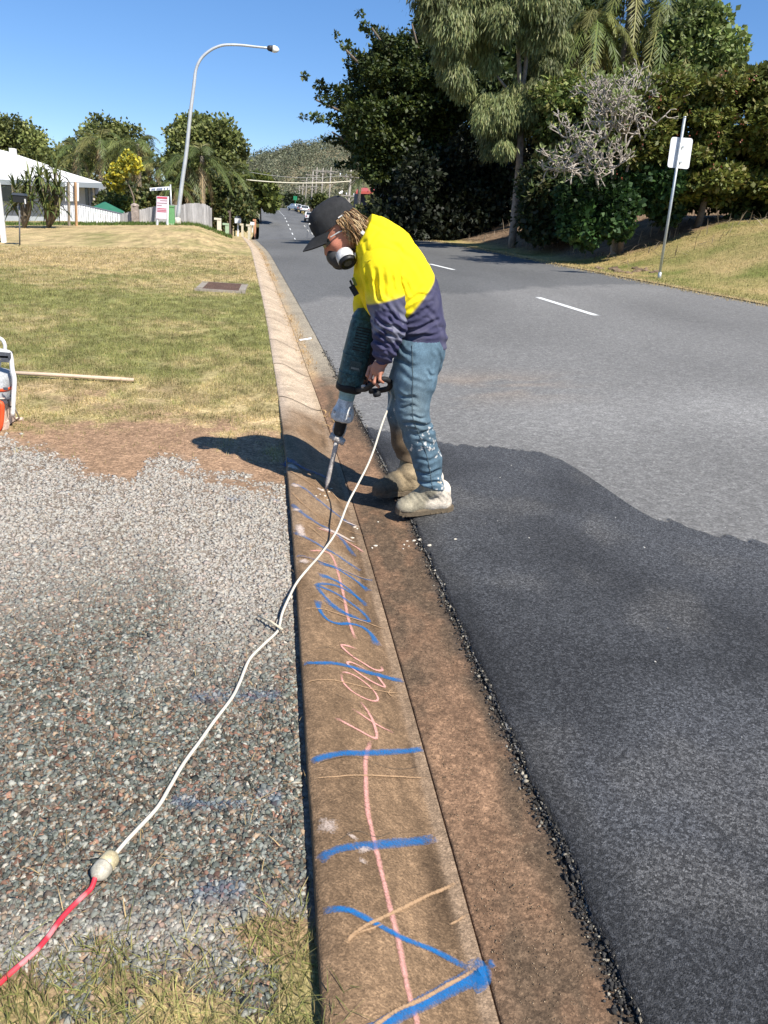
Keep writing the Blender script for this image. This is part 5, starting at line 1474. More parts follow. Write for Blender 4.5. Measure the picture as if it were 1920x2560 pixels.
# flowering hedge
RED = [(.12, .14, .026), (.15, .17, .034), (.095, .12, .024), (.18, .19, .042), (.15, .13, .034)]
lst = fill([(1500, 260), (1560, 200), (1640, 180), (1720, 150), (1800, 165), (1860, 140), (2050, 120)], [(1500, 430), (1560, 480), (1650, 500), (1800, 490), (2050, 470)], 1530, 2060, 170, 26, 46)
b_ = np.array([P(1780, 500, 23)[0], 23.5, gz(P(1780, 500, 23)[0], 23.5)])
HG = plant('flowering_hedge', 'big olive green hedge dotted with red flowers along the top of the bank', 'hedge', b_, [(a, b, c, d*1.25, e, f*.5) for a, b, c, d, e, f in px_clumps(lst, 23.3, 1.3)], 85000, .15, RED, asp=.34, up=.7, shell=.35)
fl = np.array([P(a, b, 21.6+random.uniform(-.3, .6)) for a, b in [(random.uniform(1540, 1915), random.uniform(170, 450)) for _ in range(40)]])
k = np.repeat(fl, 4, 0)+RNG.normal(size=(160, 3))*.03; a = rnd_unit(160); b = unit(np.cross(a, rnd_unit(160))); v, f = leaf_mesh(k, a, b, np.full(160, .06), np.full(160, .02))
tag(obj('flowers', v, f, M_LEAF, HG, np.tile((.26, .07, .04), (len(v), 1))), kind='stuff')
# dark glossy bush below the bare tree and low bushes along the bank
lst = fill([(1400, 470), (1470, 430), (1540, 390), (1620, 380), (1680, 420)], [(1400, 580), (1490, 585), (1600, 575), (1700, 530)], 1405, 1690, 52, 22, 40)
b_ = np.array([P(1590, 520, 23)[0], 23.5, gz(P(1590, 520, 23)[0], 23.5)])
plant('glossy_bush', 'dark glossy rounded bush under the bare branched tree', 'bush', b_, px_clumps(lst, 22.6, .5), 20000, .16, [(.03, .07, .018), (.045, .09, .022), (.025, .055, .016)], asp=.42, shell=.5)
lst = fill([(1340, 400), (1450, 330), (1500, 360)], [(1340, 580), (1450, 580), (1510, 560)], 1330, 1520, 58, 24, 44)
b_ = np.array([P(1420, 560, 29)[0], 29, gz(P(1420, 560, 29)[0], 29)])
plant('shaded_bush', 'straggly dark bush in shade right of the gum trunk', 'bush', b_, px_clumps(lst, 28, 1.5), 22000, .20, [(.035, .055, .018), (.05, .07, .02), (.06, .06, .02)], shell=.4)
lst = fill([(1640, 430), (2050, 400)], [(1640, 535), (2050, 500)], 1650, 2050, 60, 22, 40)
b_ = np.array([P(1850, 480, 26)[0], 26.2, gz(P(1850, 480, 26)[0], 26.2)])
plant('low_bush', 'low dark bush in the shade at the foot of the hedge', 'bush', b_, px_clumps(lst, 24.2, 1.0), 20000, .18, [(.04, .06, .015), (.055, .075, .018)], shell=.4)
# bare frangipani
FR = thing('bare_tree', 'bare frangipani with a tangle of pale twisting branches in front of the hedge', 'tree', np.array([P(1560, 470, 23.6)[0], 23.6, gz(P(1560, 470, 23.6)[0], 23.6)]))
mb = MB(); tips = []; random.seed(21)


def fork(p, d, L, r, k):
    pts = [p]; dd = d.copy()
    for i in range(3):
        dd = unit(dd+.22*np.array([random.gauss(0, 1), random.gauss(0, 1), random.gauss(0, 1)])+np.array([0, 0, .10])); pts.append(pts[-1]+dd*L/3)
    mb.tube(np.array(pts), [r, r*.95, r*.88, r*.8], 6)
    if k == 0: tips.append(pts[-1]); return
    for q in range(2 if random.random() < .55 else 3):
        nd = unit(dd*.75+.72*np.array([random.gauss(-.15, 1), random.gauss(0, .7), random.gauss(.05, .8)]))
        fork(pts[-1], nd, L*random.uniform(.72, .92), r*.80, k-1)


fb = np.array(FR.location)
for i, (ax_, ay_) in enumerate(((1490, 435), (1530, 415), (1575, 400), (1615, 385), (1450, 440), (1505, 370), (1555, 345), (1430, 415), (1470, 350), (1525, 310), (1590, 310), (1640, 340))):
    q = P(ax_, ay_, 21.9+.08*i); mb.tube(spline([fb-np.array([0, 0, .1]), fb+np.array([.1*(i-3)*.4, 0, .55]), (fb+q)/2+np.array([.12*math.sin(i*2.1), .1, -.1]), q], 9), np.linspace(.075, .040, 9), 7)
    fork(q, unit(np.array([random.uniform(-.9, .5), -.45, .35])), .44, .038, 5)
mb.build('branches', mk('pale_frangipani_bark', (.38, .33, .28), .85, .25, 14), FR, True)
tp = np.array(tips); k = np.repeat(tp[::3], 3, 0); a = unit(rnd_unit(len(k))+np.array([0, 0, .6])); b = unit(np.cross(a, rnd_unit(len(k)))); v, f = leaf_mesh(k, a, b, np.full(len(k), .16), np.full(len(k), .03))
obj('last_leaves', v, f, M_LEAF, FR, np.tile((.20, .24, .08), (len(v), 1)))
# fallen fronds and twigs on the shaded bank
N = 500; yy_ = RNG.uniform(20, 36, N); ee_ = RNG.uniform(1.2, 6, N); xx_ = XK(yy_)+TE+ee_
grass('leaf_litter', xx_, yy_, RNG.uniform(.15, .6, N), RNG.uniform(.01, .04, N), np.array([.30, .24, .17])*RNG.uniform(.4, 1.3, (N, 1)), M_GRASS, 1.5, zf=lambda a, b: ZS(a, b)+.05)
mb = MB()
for _ in range(24):
    g_ = on(P(1575+random.uniform(-45, 60), 600, 20)[0]*1.0, 19.8+random.uniform(-.6, 1.2)); s_ = random.uniform(.04, .14)
    vv_ = ICO_V*(1+.25*RNG.normal(size=(12, 1)))*s_*np.array([1.2, 1, .6])+g_; mb.add(vv_, ICO_F, None)
tag(mb.build('clods', mk('broken_clods', (.20, .14, .09), .95, .4, 8, .6, 30)), 'broken clods of earth on the bank under the bare tree', kind='stuff')

# --- blank backed street sign on the right
sb = base_at(1650, 18, 685)
SG = thing('road_sign', 'white blank backed sign on a leaning galvanised pole on the right bank', 'sign', sb)
st = P(1712, 293, 18)
M_GALV = mk('galvanised_steel', (.48, .50, .50), .45, .15, 12, metal=.5)
mb = MB(); mb.tube([sb-np.array([0, 0, .2]), st], .032, 12); mb.build('pole', M_GALV, SG, True)
mb = MB(); mb.lathe(st-unit(st-sb)*.01, st+unit(st-sb)*.02, [(0, .035), (.7, .035), (1, .02)], 12); mb.build('pole_cap', M_GALV, SG, True)
mb = MB(); mb.lathe(sb-np.array([0, 0, .05]), sb+unit(st-sb)*.14, [(0, .045), (1, .042)], 12); mb.build('ground_sleeve', M_GALV, SG, True)
cs_ = [P(1678.5, 342, 18.05), P(1733, 346, 18.05), P(1722, 423, 18.05), P(1668, 418, 18.05)]
def rounded_plate(c4, r=.12, th=.006, nseg=5):
    c4 = [np.asarray(c) for c in c4]; out = []
    for i in range(4):
        p0_, p1_, p2_ = c4[i-1], c4[i], c4[(i+1) % 4]; a_ = p1_+(p0_-p1_)*r; b_ = p1_+(p2_-p1_)*r
        for t_ in np.linspace(0, 1, nseg): out.append((1-t_)**2*a_+2*t_*(1-t_)*p1_+t_**2*b_)
    n_ = unit(np.cross(c4[1]-c4[0], c4[3]-c4[0])); k = len(out)
    v = out+[o_+n_*th for o_ in out]; f = [list(range(k)), list(range(2*k-1, k-1, -1))]+[[i, (i+1) % k, k+(i+1) % k, k+i] for i in range(k)]
    return v, f
v, f = rounded_plate(cs_); PLT = obj('sign_plate', v, f, mk('white_sign_back', (.78, .78, .80), .5, .06, 3), SG)
for q in (.30, .80):
    c_ = (cs_[0]+cs_[1])/2*(1-q)+(cs_[2]+cs_[3])/2*q; mb = MB(); mb.box(c_-np.array([0, .035, 0]), (.10, .07, .03)); mb.build('clamp', M_GALV, SG)

# --- street lamp on the left corner
LB = base_at(443, 36, 565); LP_ = [(444, 560), (454, 465), (466, 381), (475, 292), (485, 212), (490, 174), (503, 146), (527, 125), (553, 114), (576, 112), (604, 113), (640, 117), (670, 120)]
LMP = thing('street_lamp', 'tall leaning galvanised street lamp with a long curved arm', 'street lamp', LB)
pts = np.array([LB]+[P(a, b, 36) for a, b in LP_[1:]]); mb = MB(); sp_ = spline(pts, 40); mb.tube(sp_, np.concatenate([np.linspace(.092, .065, 16), np.linspace(.06, .042, 24)]), 12); mb.build('pole', mk('pale_galvanised_steel', (.55, .57, .58), .5, .12, 4, metal=.3), LMP, True)
h0, h1 = P(668, 119.5, 36), P(698, 125, 36); mb = MB(); mb.lathe(h0, h1, [(0, .05), (.12, .08), (.45, .095)], 16, sq=(2.4, 1.3)); LH = mb.build('lamp_head', mk('dark_lamp_housing', (.03, .03, .035), .5, .1), LMP, True)
mb = MB(); mb.lathe(h0, h1, [(.45, .098), (.6, .105), (.85, .08), (1, .02)], 16, sq=(2.2, 1.3)); mb.build('lamp_cover', mk('white_lamp_cover', (.8, .8, .76), .4, .03), LH, True)
mb = MB(); mb.lathe(LB-np.array([0, 0, .1]), LB+np.array([0, 0, .28]), [(0, .17), (.9, .16), (1, .13)], 14); mb.build('concrete_footing', mk('pale_concrete', (.6, .57, .5), .9, .15, 8), LMP, True)

# ---------------------------------------------------------------- left side: house, fences, signs
HS_ = thing('house', 'low white roofed house with pale blue grey walls at the left edge', 'house', base_at(80, 52))
E0, E1, E2 = P(-200, 441, 50), P(257, 457.5, 50), P(228, 452, 63); PK = P(-70, 358, 57); E3 = P(-230, 440, 64)
fas = np.array([0, 0, -.28])
M_RF = mk('white_painted_roof', (.74, .72, .69), .5, .05, 2); M_WL = mk('pale_blue_grey_wall', (.40, .43, .46), .8, .06, 2)
PK0 = PK+np.array([-4., 0, 0])
RF = obj('roof', [E0, E1, E2, E3, PK, PK0], [(0, 1, 4, 5), (1, 2, 4), (2, 3, 5, 4), (3, 0, 5)], M_RF, HS_)
obj('fascia', [E0, E1, E2, E3, E0+fas, E1+fas, E2+fas, E3+fas], [(0, 4, 5, 1), (1, 5, 6, 2), (2, 6, 7, 3), (4, 7, 6, 5)], mk('blue_grey_gutter', (.27, .30, .32), .6, .05), HS_)
U0, U1, U2, U3 = P(-150, 398, 56.5), P(122, 413, 53.5), P(20, 379, 56), P(-150, 338, 57.5)
obj('upper_roof', [U0, U1, U2, U3, U0+fas*.4, U1+fas*.4], [(0, 1, 2, 3), (0, 4, 5, 1)], M_RF, HS_)
mb = MB(); mb.box(P(33, 384, 55), (.35, .35, .6)); mb.build('roof_vent', M_RF, HS_)
gzv = gz(P(80, 560, 51)[0], 51)
def wallbox(name, px0, px1, d0, d1, z0, z1, m, par):
    a = P(px0, 520, d0)[0]; b = P(px1, 520, d0)[0]; mb = MB(); mb.box(((a+b)/2, (d0+d1)/2, (z0+z1)/2), (b-a, d1-d0, z1-z0)); return mb.build(name, m, par)
wallbox('wall', -200, 228, 51.2, 60, gzv-.3, E1[2]-.1, M_WL, HS_)
WN = wallbox('window', 2, 34, 51.1, 51.2, gzv+1.0, gzv+2.2, mk('dark_window_glass', (.03, .035, .045), .08, .05, spec=.6), HS_); wallbox('window_frame', 0, 2, 51.05, 51.2, gzv+.95, gzv+2.25, M_RF, WN); wallbox('window_frame', 34, 36, 51.05, 51.2, gzv+.95, gzv+2.25, M_RF, WN)
wallbox('door', 215, 222, 51.1, 51.2, gzv, gzv+2.1, mk('dark_window_glass', (.03, .035, .045), .08, .05, spec=.6), HS_)
wallbox('verandah_post', 234, 239, 50.4, 50.55, gzv-.2, E1[2]-.2, mk('cream_post', (.6, .52, .42), .7, .05), HS_)
# white picket fence
PF = thing('picket_fence', 'white picket fence stepping down beside the green shade canopy', 'fence', base_at(240, 40))
pt = [(150, 512), (203, 512), (325, 540), (332, 541)]; pbm = [(150, 549), (197, 552), (277, 565), (332, 564)]
M_PK = mk('white_fence_paint', (.78, .79, .80), .6, .06, 5)
def fy(tab, x): return float(np.interp(x, [q[0] for q in tab], [q[1] for q in tab]))
x = 151.0
while x < 318:
    a = P(x, fy(pt, x)+1.5, 40); b = P(x, fy(pbm, x)+2, 40); mb = MB(); mb.box((a+b)/2, (.088, .02, a[2]-b[2])); mb.build('picket', M_PK, PF); x += 6.1
for off, m_, r_ in ((0, mk('dark_fence_rail', (.10, .11, .13), .6, .1), .05), (10, M_PK, .03)):
    mb = MB(); mb.tube([P(q, fy(pt, q)+off, 40.05) for q in (150, 176, 203, 240, 280, 325)], r_, 6); mb.build('rail', m_, PF)
mb = MB(); a, b = P(321, 538, 40), P(321, 565, 40); mb.box((a+b)/2, (.2, .2, a[2]-b[2])); mb.build('post', mk('blue_grey_post', (.16, .18, .24), .7, .1), PF)
o_ = MB(); o_.tube([P(325, 530, 39.5), P(334, 562, 39.5)], .035, 6); o_ = o_.build('white_stake', M_PK, origin=tuple(P(334, 562, 39.5))); tag(o_, 'white stake leaning at the end of the picket fence', 'stake')
# paling fence (each paling a piece)
PAL = thing('paling_fence', 'weathered grey timber paling fence behind the street lamp', 'fence', base_at(430, 39))
tp_ = [(300, 536), (345, 524), (392, 515), (425, 512), (455, 512), (474, 508), (505, 509), (516, 512), (528, 520)]; x = 302.0
M_PALE2 = mk('weathered_grey_timber', rough=.9, var=.25, vs=3, stretch=(6, 6, .6))
while x < 529:
    a = P(x, fy(tp_, x)+random.uniform(-1, 1), 39.2); bz = gz(a[0], 39.2)-.05; mb = MB(); g_ = random.uniform(.7, 1.15)
    mb.box((a[0], 39.2+random.uniform(-.015, .015), (a[2]+bz)/2), (.100, .02, a[2]-bz)); mb.build('paling', M_PALE2, PAL, col=np.array((.40, .385, .375))*g_); x += 5.0
for k in (.25, .72):
    mb = MB(); mb.tube([np.array([P(q, 540, 39.3)[0], 39.26, gz(P(q, 540, 39.3)[0], 39.2)*(1-k)+P(q, fy(tp_, q)+2, 39.2)[2]*k]) for q in (304, 345, 392, 425, 474, 505, 526)], .04, 4); mb.build('rail', M_PALE2, PAL, col=np.array((.3, .28, .27)))
a = P(337, 515, 39); bz = gz(a[0], 39); mb = MB(); mb.box((a[0], 39, (a[2]+bz)/2), (.30, .30, a[2]-bz+.1)); mb.lathe((a[0], 39, a[2]), (a[0], 39, a[2]+.12), [(0, .2), (.5, .18), (1, .05)], 8); o_ = mb.build('stone_pillar', mk('mottled_stone', (.33, .27, .23), .9, .4, 6, .8, 20), origin=(a[0], 39, bz)); tag(o_, 'mottled stone pillar between the picket fence and the paling fence', 'pillar')
# green canopy
cv = [P(225, 522, 42), P(262, 503.5, 43), P(310, 530, 42), P(312, 528, 45), P(224, 520, 45), P(285, 531, 41.5)]
CN = thing('shade_canopy', 'dark green peaked shade canopy behind the picket fence', 'canopy', base_at(265, 43))
obj('canopy_cloth', cv+[c-np.array([0, 0, .12]) for c in cv], [(0, 5, 1), (5, 2, 1), (2, 3, 1), (3, 4, 1), (4, 0, 1), (0, 6, 11, 5), (5, 11, 8, 2)], mk('green_canvas', (.035, .16, .10), .7, .12, 3), CN)
for q in (0, 2, 3, 4):
    mb = MB(); mb.tube([cv[q], np.array([cv[q][0], cv[q][1], gz(cv[q][0], cv[q][1])])], .03, 6); mb.build('leg', M_GALV, CN)
# board on two timber posts
BD = thing('notice_board', 'blank white board on two timber posts beside the spiky shrub', 'notice board', base_at(180, 34))
for a0_, a1_, c_ in ((170.5, 172, (.26, .22, .17)), (188, 190.5, (.42, .25, .13))):
    t_ = P(a0_, 455, 33.9); b_ = np.array([P(a1_, 556, 33.9)[0], 33.9, gz(P(a1_, 556, 33.9)[0], 33.9)-.05]); mb = MB(); mb.tube([b_, t_], .055, 4); mb.build('post', mk('timber_post_%d' % int(a0_), c_, .85, .2, 6), BD)
v, f = rounded_plate([P(163, 457, 34.02), P(197, 457, 34.02), P(197, 503, 34.02), P(163, 503, 34.02)], .04, .03); obj('board', v, f, M_PK, BD)
# red and white sale sign
RS = thing('lot_sign', 'pink and white printed sign on two white posts in front of the paling fence', 'sign', base_at(406, 35))
for q0_, q1_ in ((394, 392.5), (419.5, 417.5)):
    t_ = P(q0_, 491, 35.03); b_ = np.array([P(q1_, 566, 35)[0], 35.03, gz(P(q1_, 566, 35)[0], 35)-.05]); mb = MB(); mb.tube([b_, t_], .05, 4); mb.build('post', M_PK, RS)
def quad_px(name, x0, y0, x1, y1, d, m, par, th=.01):
    v = [P(x0, y0, d), P(x1, y0+ (x1-x0)*.06, d), P(x1-(y1-y0)*.03, y1+(x1-x0)*.06, d), P(x0-(y1-y0)*.03, y1, d)]; v = v+[p_+np.array([0, th, 0]) for p_ in v]
    return obj(name, v, [(0, 1, 2, 3), (7, 6, 5, 4), (0, 4, 5, 1), (1, 5, 6, 2), (2, 6, 7, 3), (3, 7, 4, 0)], m, par)
M_PNK = mk('pale_pink_print', (.74, .50, .55), .6, .1, 8); M_RD = mk('red_print', (.55, .06, .11), .6, .1, 8); M_GR = mk('grey_print', (.42, .28, .32), .6, .1)
pn = quad_px('sign_panel', 392, 490, 418, 546, 34.96, mk('pink_tinted_white', (.74, .62, .68), .6, .08, 4), RS)
quad_px('sign_header', 393, 491.5, 418, 495.5, 34.945, M_RD, pn, .004)
for yb_, xa, xb in ((500, 400, 418), (506, 393, 418), (512, 393, 405), (520, 393, 416), (524, 393, 416), (527.5, 393, 416)): quad_px('print_line', xa, yb_, xb, yb_+1.3, 34.945, M_GR if yb_ < 519 else M_RD, pn, .004)
# street name sign
SN = thing('street_name_sign', 'white street name blade on a grey pole behind the green pillar', 'sign', base_at(430, 35.5))
t_ = P(426, 461, 35.5); b_ = base_at(430, 35.5); mb = MB(); mb.tube([b_, t_], .035, 8); mb.build('pole', M_GALV, SN, True)
vb = [P(374, 469.5, 35.5), P(425, 466, 35.5), P(425, 474.5, 35.5), P(375, 477.5, 35.5)]; v, f = rounded_plate(vb, .03, .02); bl = obj('blade', v, f, M_PK, SN)
M_LET = mk('blue_lettering', (.12, .16, .30), .6, .05)
for x0, x1 in ((379, 382), (382.6, 384.6), (385.2, 388), (392, 394), (394.8, 397), (397.6, 399.6), (400.2, 402.4), (403, 406), (410.5, 413), (418, 421)):
    ya = 471.6-(x0-374)*.066; quad_px('letter', x0, ya, x1, ya+3.3, 35.47, M_LET, bl, .004)
GB_ = thing('green_service_pillar', 'green electrical service pillar at the foot of the street lamp', 'service pillar', base_at(429, 35.2))
g0 = np.array(GB_.location); mb = MB(); mb.box(g0+np.array([0, 0, .36]), (.29, .24, .74), taper=.92); pb_ = mb.build('pillar_body', mk('faded_green_paint', (.14, .33, .14), .6, .15, 6), GB_); mb = MB(); mb.box(g0+np.array([0, 0, .75]), (.31, .26, .06)); mb.build('lid', mk('faded_green_paint', (.14, .33, .14), .6, .15, 6), GB_); mb = MB(); mb.box(g0+np.array([0, 0, .02]), (.36, .3, .08)); mb.build('plinth', mk('pale_green_plinth', (.35, .48, .30), .8, .1), GB_)
# near mailbox and white post at the left edge
gm_ = G(49, 614); d_ = float(gm_[1]); ML = thing('letterbox', 'black letterbox on a thin grey post standing in the dry grass', 'letterbox', gm_)
t_ = P(48.5, 510, d_); mb = MB(); mb.tube([gm_-np.array([0, 0, .05]), t_], .022, 8); mb.build('post', mk('grey_post', (.16, .16, .165), .6, .1), ML, True)
c_ = P(50, 497, d_); mb = MB(); mb.box(c_, (.30, .32, .20)); mbx = mb.build('box', mk('black_letterbox', (.02, .022, .022), .5, .1), ML); mb = MB(); mb.box(c_+np.array([0, 0, .12]), (.34, .36, .06), taper=.9); mb.build('lid', mk('slate_lid', (.05, .06, .075), .5, .1), mbx)
mb = MB(); mb.box(c_+np.array([.165, -.10, -.06]), (.02, .05, .13)); mb.build('flag', M_PK, mbx)
gp_ = G(2, 606); mb = MB(); t_ = P(3, 459, float(gp_[1])); mb.box((gp_+t_)/2, (.13, .1, t_[2]-gp_[2]+.05)); o_ = mb.build('white_post', M_PK, origin=tuple(gp_)); tag(o_, 'square white post cut off by the left edge of the picture', 'post')
# spiky shrubs
SPK = [(.10, .13, .035), (.14, .16, .045), (.07, .10, .03), (.18, .18, .06)]
for lab, bx, hs_ in (('large spiky shrub with long sword leaves left of the blank board', 120, [(95, 470), (120, 455), (145, 470), (110, 500), (135, 505), (150, 490), (120, 525), (140, 430), (148, 520), (100, 440)]), ('ragged spiky shrub behind the black letterbox', 60, [(40, 475), (65, 465), (55, 500), (75, 450), (35, 520), (80, 500)])):
    b_ = base_at(bx, 32); sword_plant('spiky_shrub', lab, b_, [P(a, b, 32+random.uniform(-.5, .5)) for a, b in hs_], 34, .75, SPK)
# left trees
OL = [(.14, .165, .045), (.175, .195, .055), (.11, .135, .04), (.21, .22, .065)]
for lab, px_, d_, top_, bot_, x0, x1, n_, nl in (('dense tree behind the white house at the far left', 40, 72, [(-60, 290), (20, 290), (70, 310), (100, 340)], [(-60, 400), (100, 420)], -60, 100, 34, 7000),
      ('lower olive tree between the house roof and the palms', 125, 70, [(70, 370), (110, 345), (170, 380)], [(70, 430), (170, 440)], 75, 170, 20, 4500),
      ('broad tree rising behind the palms left of the street lamp', 245, 66, [(165, 340), (200, 305), (255, 290), (310, 310), (370, 340)], [(165, 430), (370, 440)], 180, 370, 36, 8500),
      ('tallest rounded tree right of the street lamp', 520, 62, [(410, 330), (440, 300), (480, 283), (540, 285), (585, 310), (615, 370), (622, 420)], [(410, 470), (540, 500), (622, 480)], 430, 605, 60, 13000)):
    b_ = base_at(px_, d_); plant('leafy_tree', lab, 'tree', b_, px_clumps(fill(top_, bot_, x0, x1, n_, 18, 32), d_, 2), int(nl*1.8), .25, OL, group='trees on the left skyline', shell=.45, asp=.42)
b_ = base_at(652, 112); plant('roadside_tree', 'rounded yellow green tree beside the far left road edge', 'tree', b_, px_clumps(fill([(615, 440), (650, 428), (690, 470)], [(615, 510), (690, 512)], 622, 680, 34, 12, 20), 112, 3), 7000, .55, [(.12, .15, .03), (.15, .17, .035), (.09, .12, .03)], asp=.45)
PL2 = [(.11, .14, .035), (.15, .17, .05), (.085, .11, .03), (.20, .19, .06)]
for lab, px_, py_, d_, L_ in (('fan shaped dark palm behind the house roof', 195, 375, 58, 3.2), ('palm with hanging dead fronds right of the house', 250, 350, 57, 3.4), ('palm behind the yellow tree', 300, 370, 57, 3.2), ('shaggy palm left of the lamp pole', 345, 360, 56, 3.2), ('low palm directly behind the street name sign', 395, 420, 50, 2.7), ('palm just right of the lamp pole', 470, 400, 47, 2.9), ('bright palm with arching fronds behind the paling fence', 505, 390, 46, 2.8), ('palm leaning towards the road', 575, 430, 52, 2.9), ('small palm above the white roadside letterbox', 560, 470, 54, 2.2), ('short palm low behind the paling fence', 440, 470, 45, 2.0)):
    p = P(px_, py_, d_); b = np.array([p[0], d_, gz(p[0], d_)]); palm('palm_tree', lab, b, p[2]-b[2], 22, L_*.72, PL2, 1.1, 'palms on the left', dead=4)
lst = fill([(250, 470), (320, 450), (440, 450), (560, 440), (620, 480)], [(250, 520), (330, 545), (440, 555), (560, 560), (620, 540)], 262, 620, 75, 14, 26)
b_ = base_at(420, 49); plant('garden_thicket', 'mixed dark garden shrubs filling the yard behind the fences', 'shrub', b_, px_clumps(lst, 49, 2.5), 16000, .26, [(.06, .08, .02), (.08, .10, .03), (.13, .12, .035), (.045, .06, .018)], shell=.35)
lst = [(275, 455, 14), (300, 425, 18), (325, 405, 20), (340, 420, 14), (290, 445, 16), (310, 410, 14), (285, 435, 12), (300, 470, 10)]
b_ = base_at(330, 43); plant('yellow_leaved_tree', 'small sparse tree with bright yellow leaves beside the palms', 'tree', b_, px_clumps(lst, 43, .4), 1500, .17, [(.50, .42, .03), (.55, .47, .06), (.36, .34, .05), (.22, .25, .05)], asp=.48, shell=.2, trunk=[([b_, P(335, 500, 43), P(312, 440, 43)], [.06, .045, .02])])
lst = fill([(255, 490), (290, 480), (330, 500)], [(255, 515), (330, 530)], 262, 335, 14, 9, 15)
b_ = base_at(290, 44); plant('clipped_shrub', 'small green shrub behind the peak of the green canopy', 'shrub', b_, px_clumps(lst, 44.5, .5), 2500, .16, [(.10, .13, .03), (.13, .15, .035)])
# green grass strip in front of the fences
N = 9000; yy_ = RNG.uniform(34.5, 38.8, N); xx_ = XK(yy_)-RNG.uniform(.5, 22, N)
grass('grass', xx_, yy_, RNG.uniform(.06, .17, N), RNG.uniform(.03, .06, N), np.array([.10, .15, .035])*RNG.uniform(.6, 1.3, (N, 1)), M_GRASS, .6, seg2=False)
# roadside posts and letterboxes at the corner
WM = thing('letterbox', 'white letterbox with dark pitched lid on a post past the side street', 'letterbox', base_at(595, 46)); c_ = P(595, 552, 46); b_ = np.array(WM.location)
mb = MB(); mb.box((b_+c_)/2, (.09, .09, c_[2]-b_[2])); mb.build('post', M_PK, WM); mb = MB(); mb.box(c_, (.34, .34, .26), taper=1.1); mb.build('box', M_PK, WM); mb = MB(); mb.box(c_+np.array([0, 0, .19]), (.38, .38, .12), taper=.5); mb.build('lid', mk('slate_lid', (.05, .06, .075), .5, .1), WM)
for lab, x0, yt, yb, w_, c_ in (('short cream post left of the pair by the road corner', 606, 559, 567, .12, (.62, .55, .40)), ('cream roadside post with a cap by the road corner', 623, 561, 575, .14, (.62, .56, .42)), ('pale orange marker post closest to the road corner', 638, 548, 562, .10, (.55, .27, .15)), ('pale green roadside stub post', 568, 558, 570, .2, (.35, .48, .32)), ('cream post at the end of the paling fence', 548, 545, 568, .22, (.66, .62, .5)), ('dark weathered timber post near the green pole', 575, 527, 566, .10, (.12, .09, .075))):
    t_ = P(x0, yt, 44); b_ = np.array([t_[0], 44, min(t_[2]-.2, gz(t_[0], 44))]); mb = MB(); mb.box((t_+b_)/2, (w_, w_, t_[2]-b_[2])); mb.box(t_+np.array([-w_*.4, 0, -.05]), (w_*1.6, w_*1.2, .1)); o_ = mb.build('roadside_post', mk('post_paint_%d' % x0, c_, .8, .1, 6), origin=tuple(b_)); tag(o_, lab, 'post')
WB = P(631, 559, 44); mb = MB(); mb.box(WB, (.22, .22, .16)); mb.tube([WB, WB-np.array([0, 0, .45])], .03, 6); o_ = mb.build('letterbox', M_PK, origin=tuple(WB-np.array([0, 0, .45]))); tag(o_, 'tiny white letterbox closest to the road corner', 'letterbox')
b_ = base_at(587, 55); t_ = P(587, 455, 55); mb = MB(); mb.tube([b_, t_], .05, 8); mb.lathe(t_, t_+np.array([0, 0, .25]), [(0, .12), (.6, .2), (1, .05)], 10); o_ = mb.build('green_lamp_post', mk('dark_green_paint', (.03, .13, .09), .5, .1), smooth=True, origin=tuple(b_)); tag(o_, 'thin dark green lamp post in front of the far left palms', 'lamp post')

# ---------------------------------------------------------------- far street
M_PWOOD = mk('grey_power_pole', (.33, .30, .26), .9, .15, 3)
poles = [(828, 418, 150, 1), (808, 420, 165, 1), (793, 418, 185, 1), (783, 428, 150, 1), (767, 445, 205, 0), (758, 459, 190, 0), (749, 465, 250, 0), (738, 477, 270, 0), (716, 487, 330, 0), (708, 489, 360, 0), (700, 492, 390, 0), (878, 425, 88, 1)]
names = ['power pole standing furthest right of the evenly spaced row', 'second power pole from the right in the row with crossarms', 'third power pole from the right, slightly taller', 'leaning power pole fourth from the right', 'fifth power pole from the right with a dark fitting', 'slim power pole sixth from the right', 'small far power pole seventh from the right', 'distant power pole behind the green road sign', 'tiny far pole near the crest of the road', 'tiny far pole left of the road crest sign', 'leftmost tiny far pole at the end of the road', 'nearest power pole with many fittings above the cap of the worker']
for (px_, py_, d_, big), lab in zip(poles, names):
    t_ = P(px_, py_, d_); b_ = np.array([t_[0]-.25, d_, float(ZL(d_))-.5]); PPo = thing('power_pole', lab, 'power pole', b_, 'power poles along the far street')
    mb = MB(); mb.tube([b_, t_], [.15, .10], 8); mb.build('pole', M_PWOOD, PPo, True)
    for k, wd_ in ((.7, 2.6),)+(((2.6, 2.0),) if big else ()):
        mb = MB(); mb.box(t_-np.array([0, .15, k]), (wd_, .10, .11)); ca = mb.build('crossarm', M_PWOOD, PPo)
        for q in ((-.45, -.2, .2, .45) if d_ < 100 else ()):
            mb = MB(); mb.lathe(t_+np.array([wd_*q, -.15, -k+.08]), t_+np.array([wd_*q, -.15, -k+.3]), [(0, .05), (.5, .08), (1, .04)], 6); mb.build('insulator', M_PK, ca)
        for q in (-1, 1): mb = MB(); mb.tube([t_-np.array([0, .1, k+.7]), t_+np.array([q*.7, -.1, -k])], .04, 4); mb.build('brace', M_PWOOD, PPo)
def wire(lab, a, b, sag, r, c_):
    pts = [a+(b-a)*t_-np.array([0, 0, sag*4*t_*(1-t_)]) for t_ in np.linspace(0, 1, 24)]; mb = MB(); mb.tube(np.array(pts), r, 5); o_ = mb.build('overhead_wire', mk('wire_%d' % int(r*1000), c_, .6, 0), smooth=True, origin=tuple(a)); tag(o_, lab, 'wire', 'overhead wires')
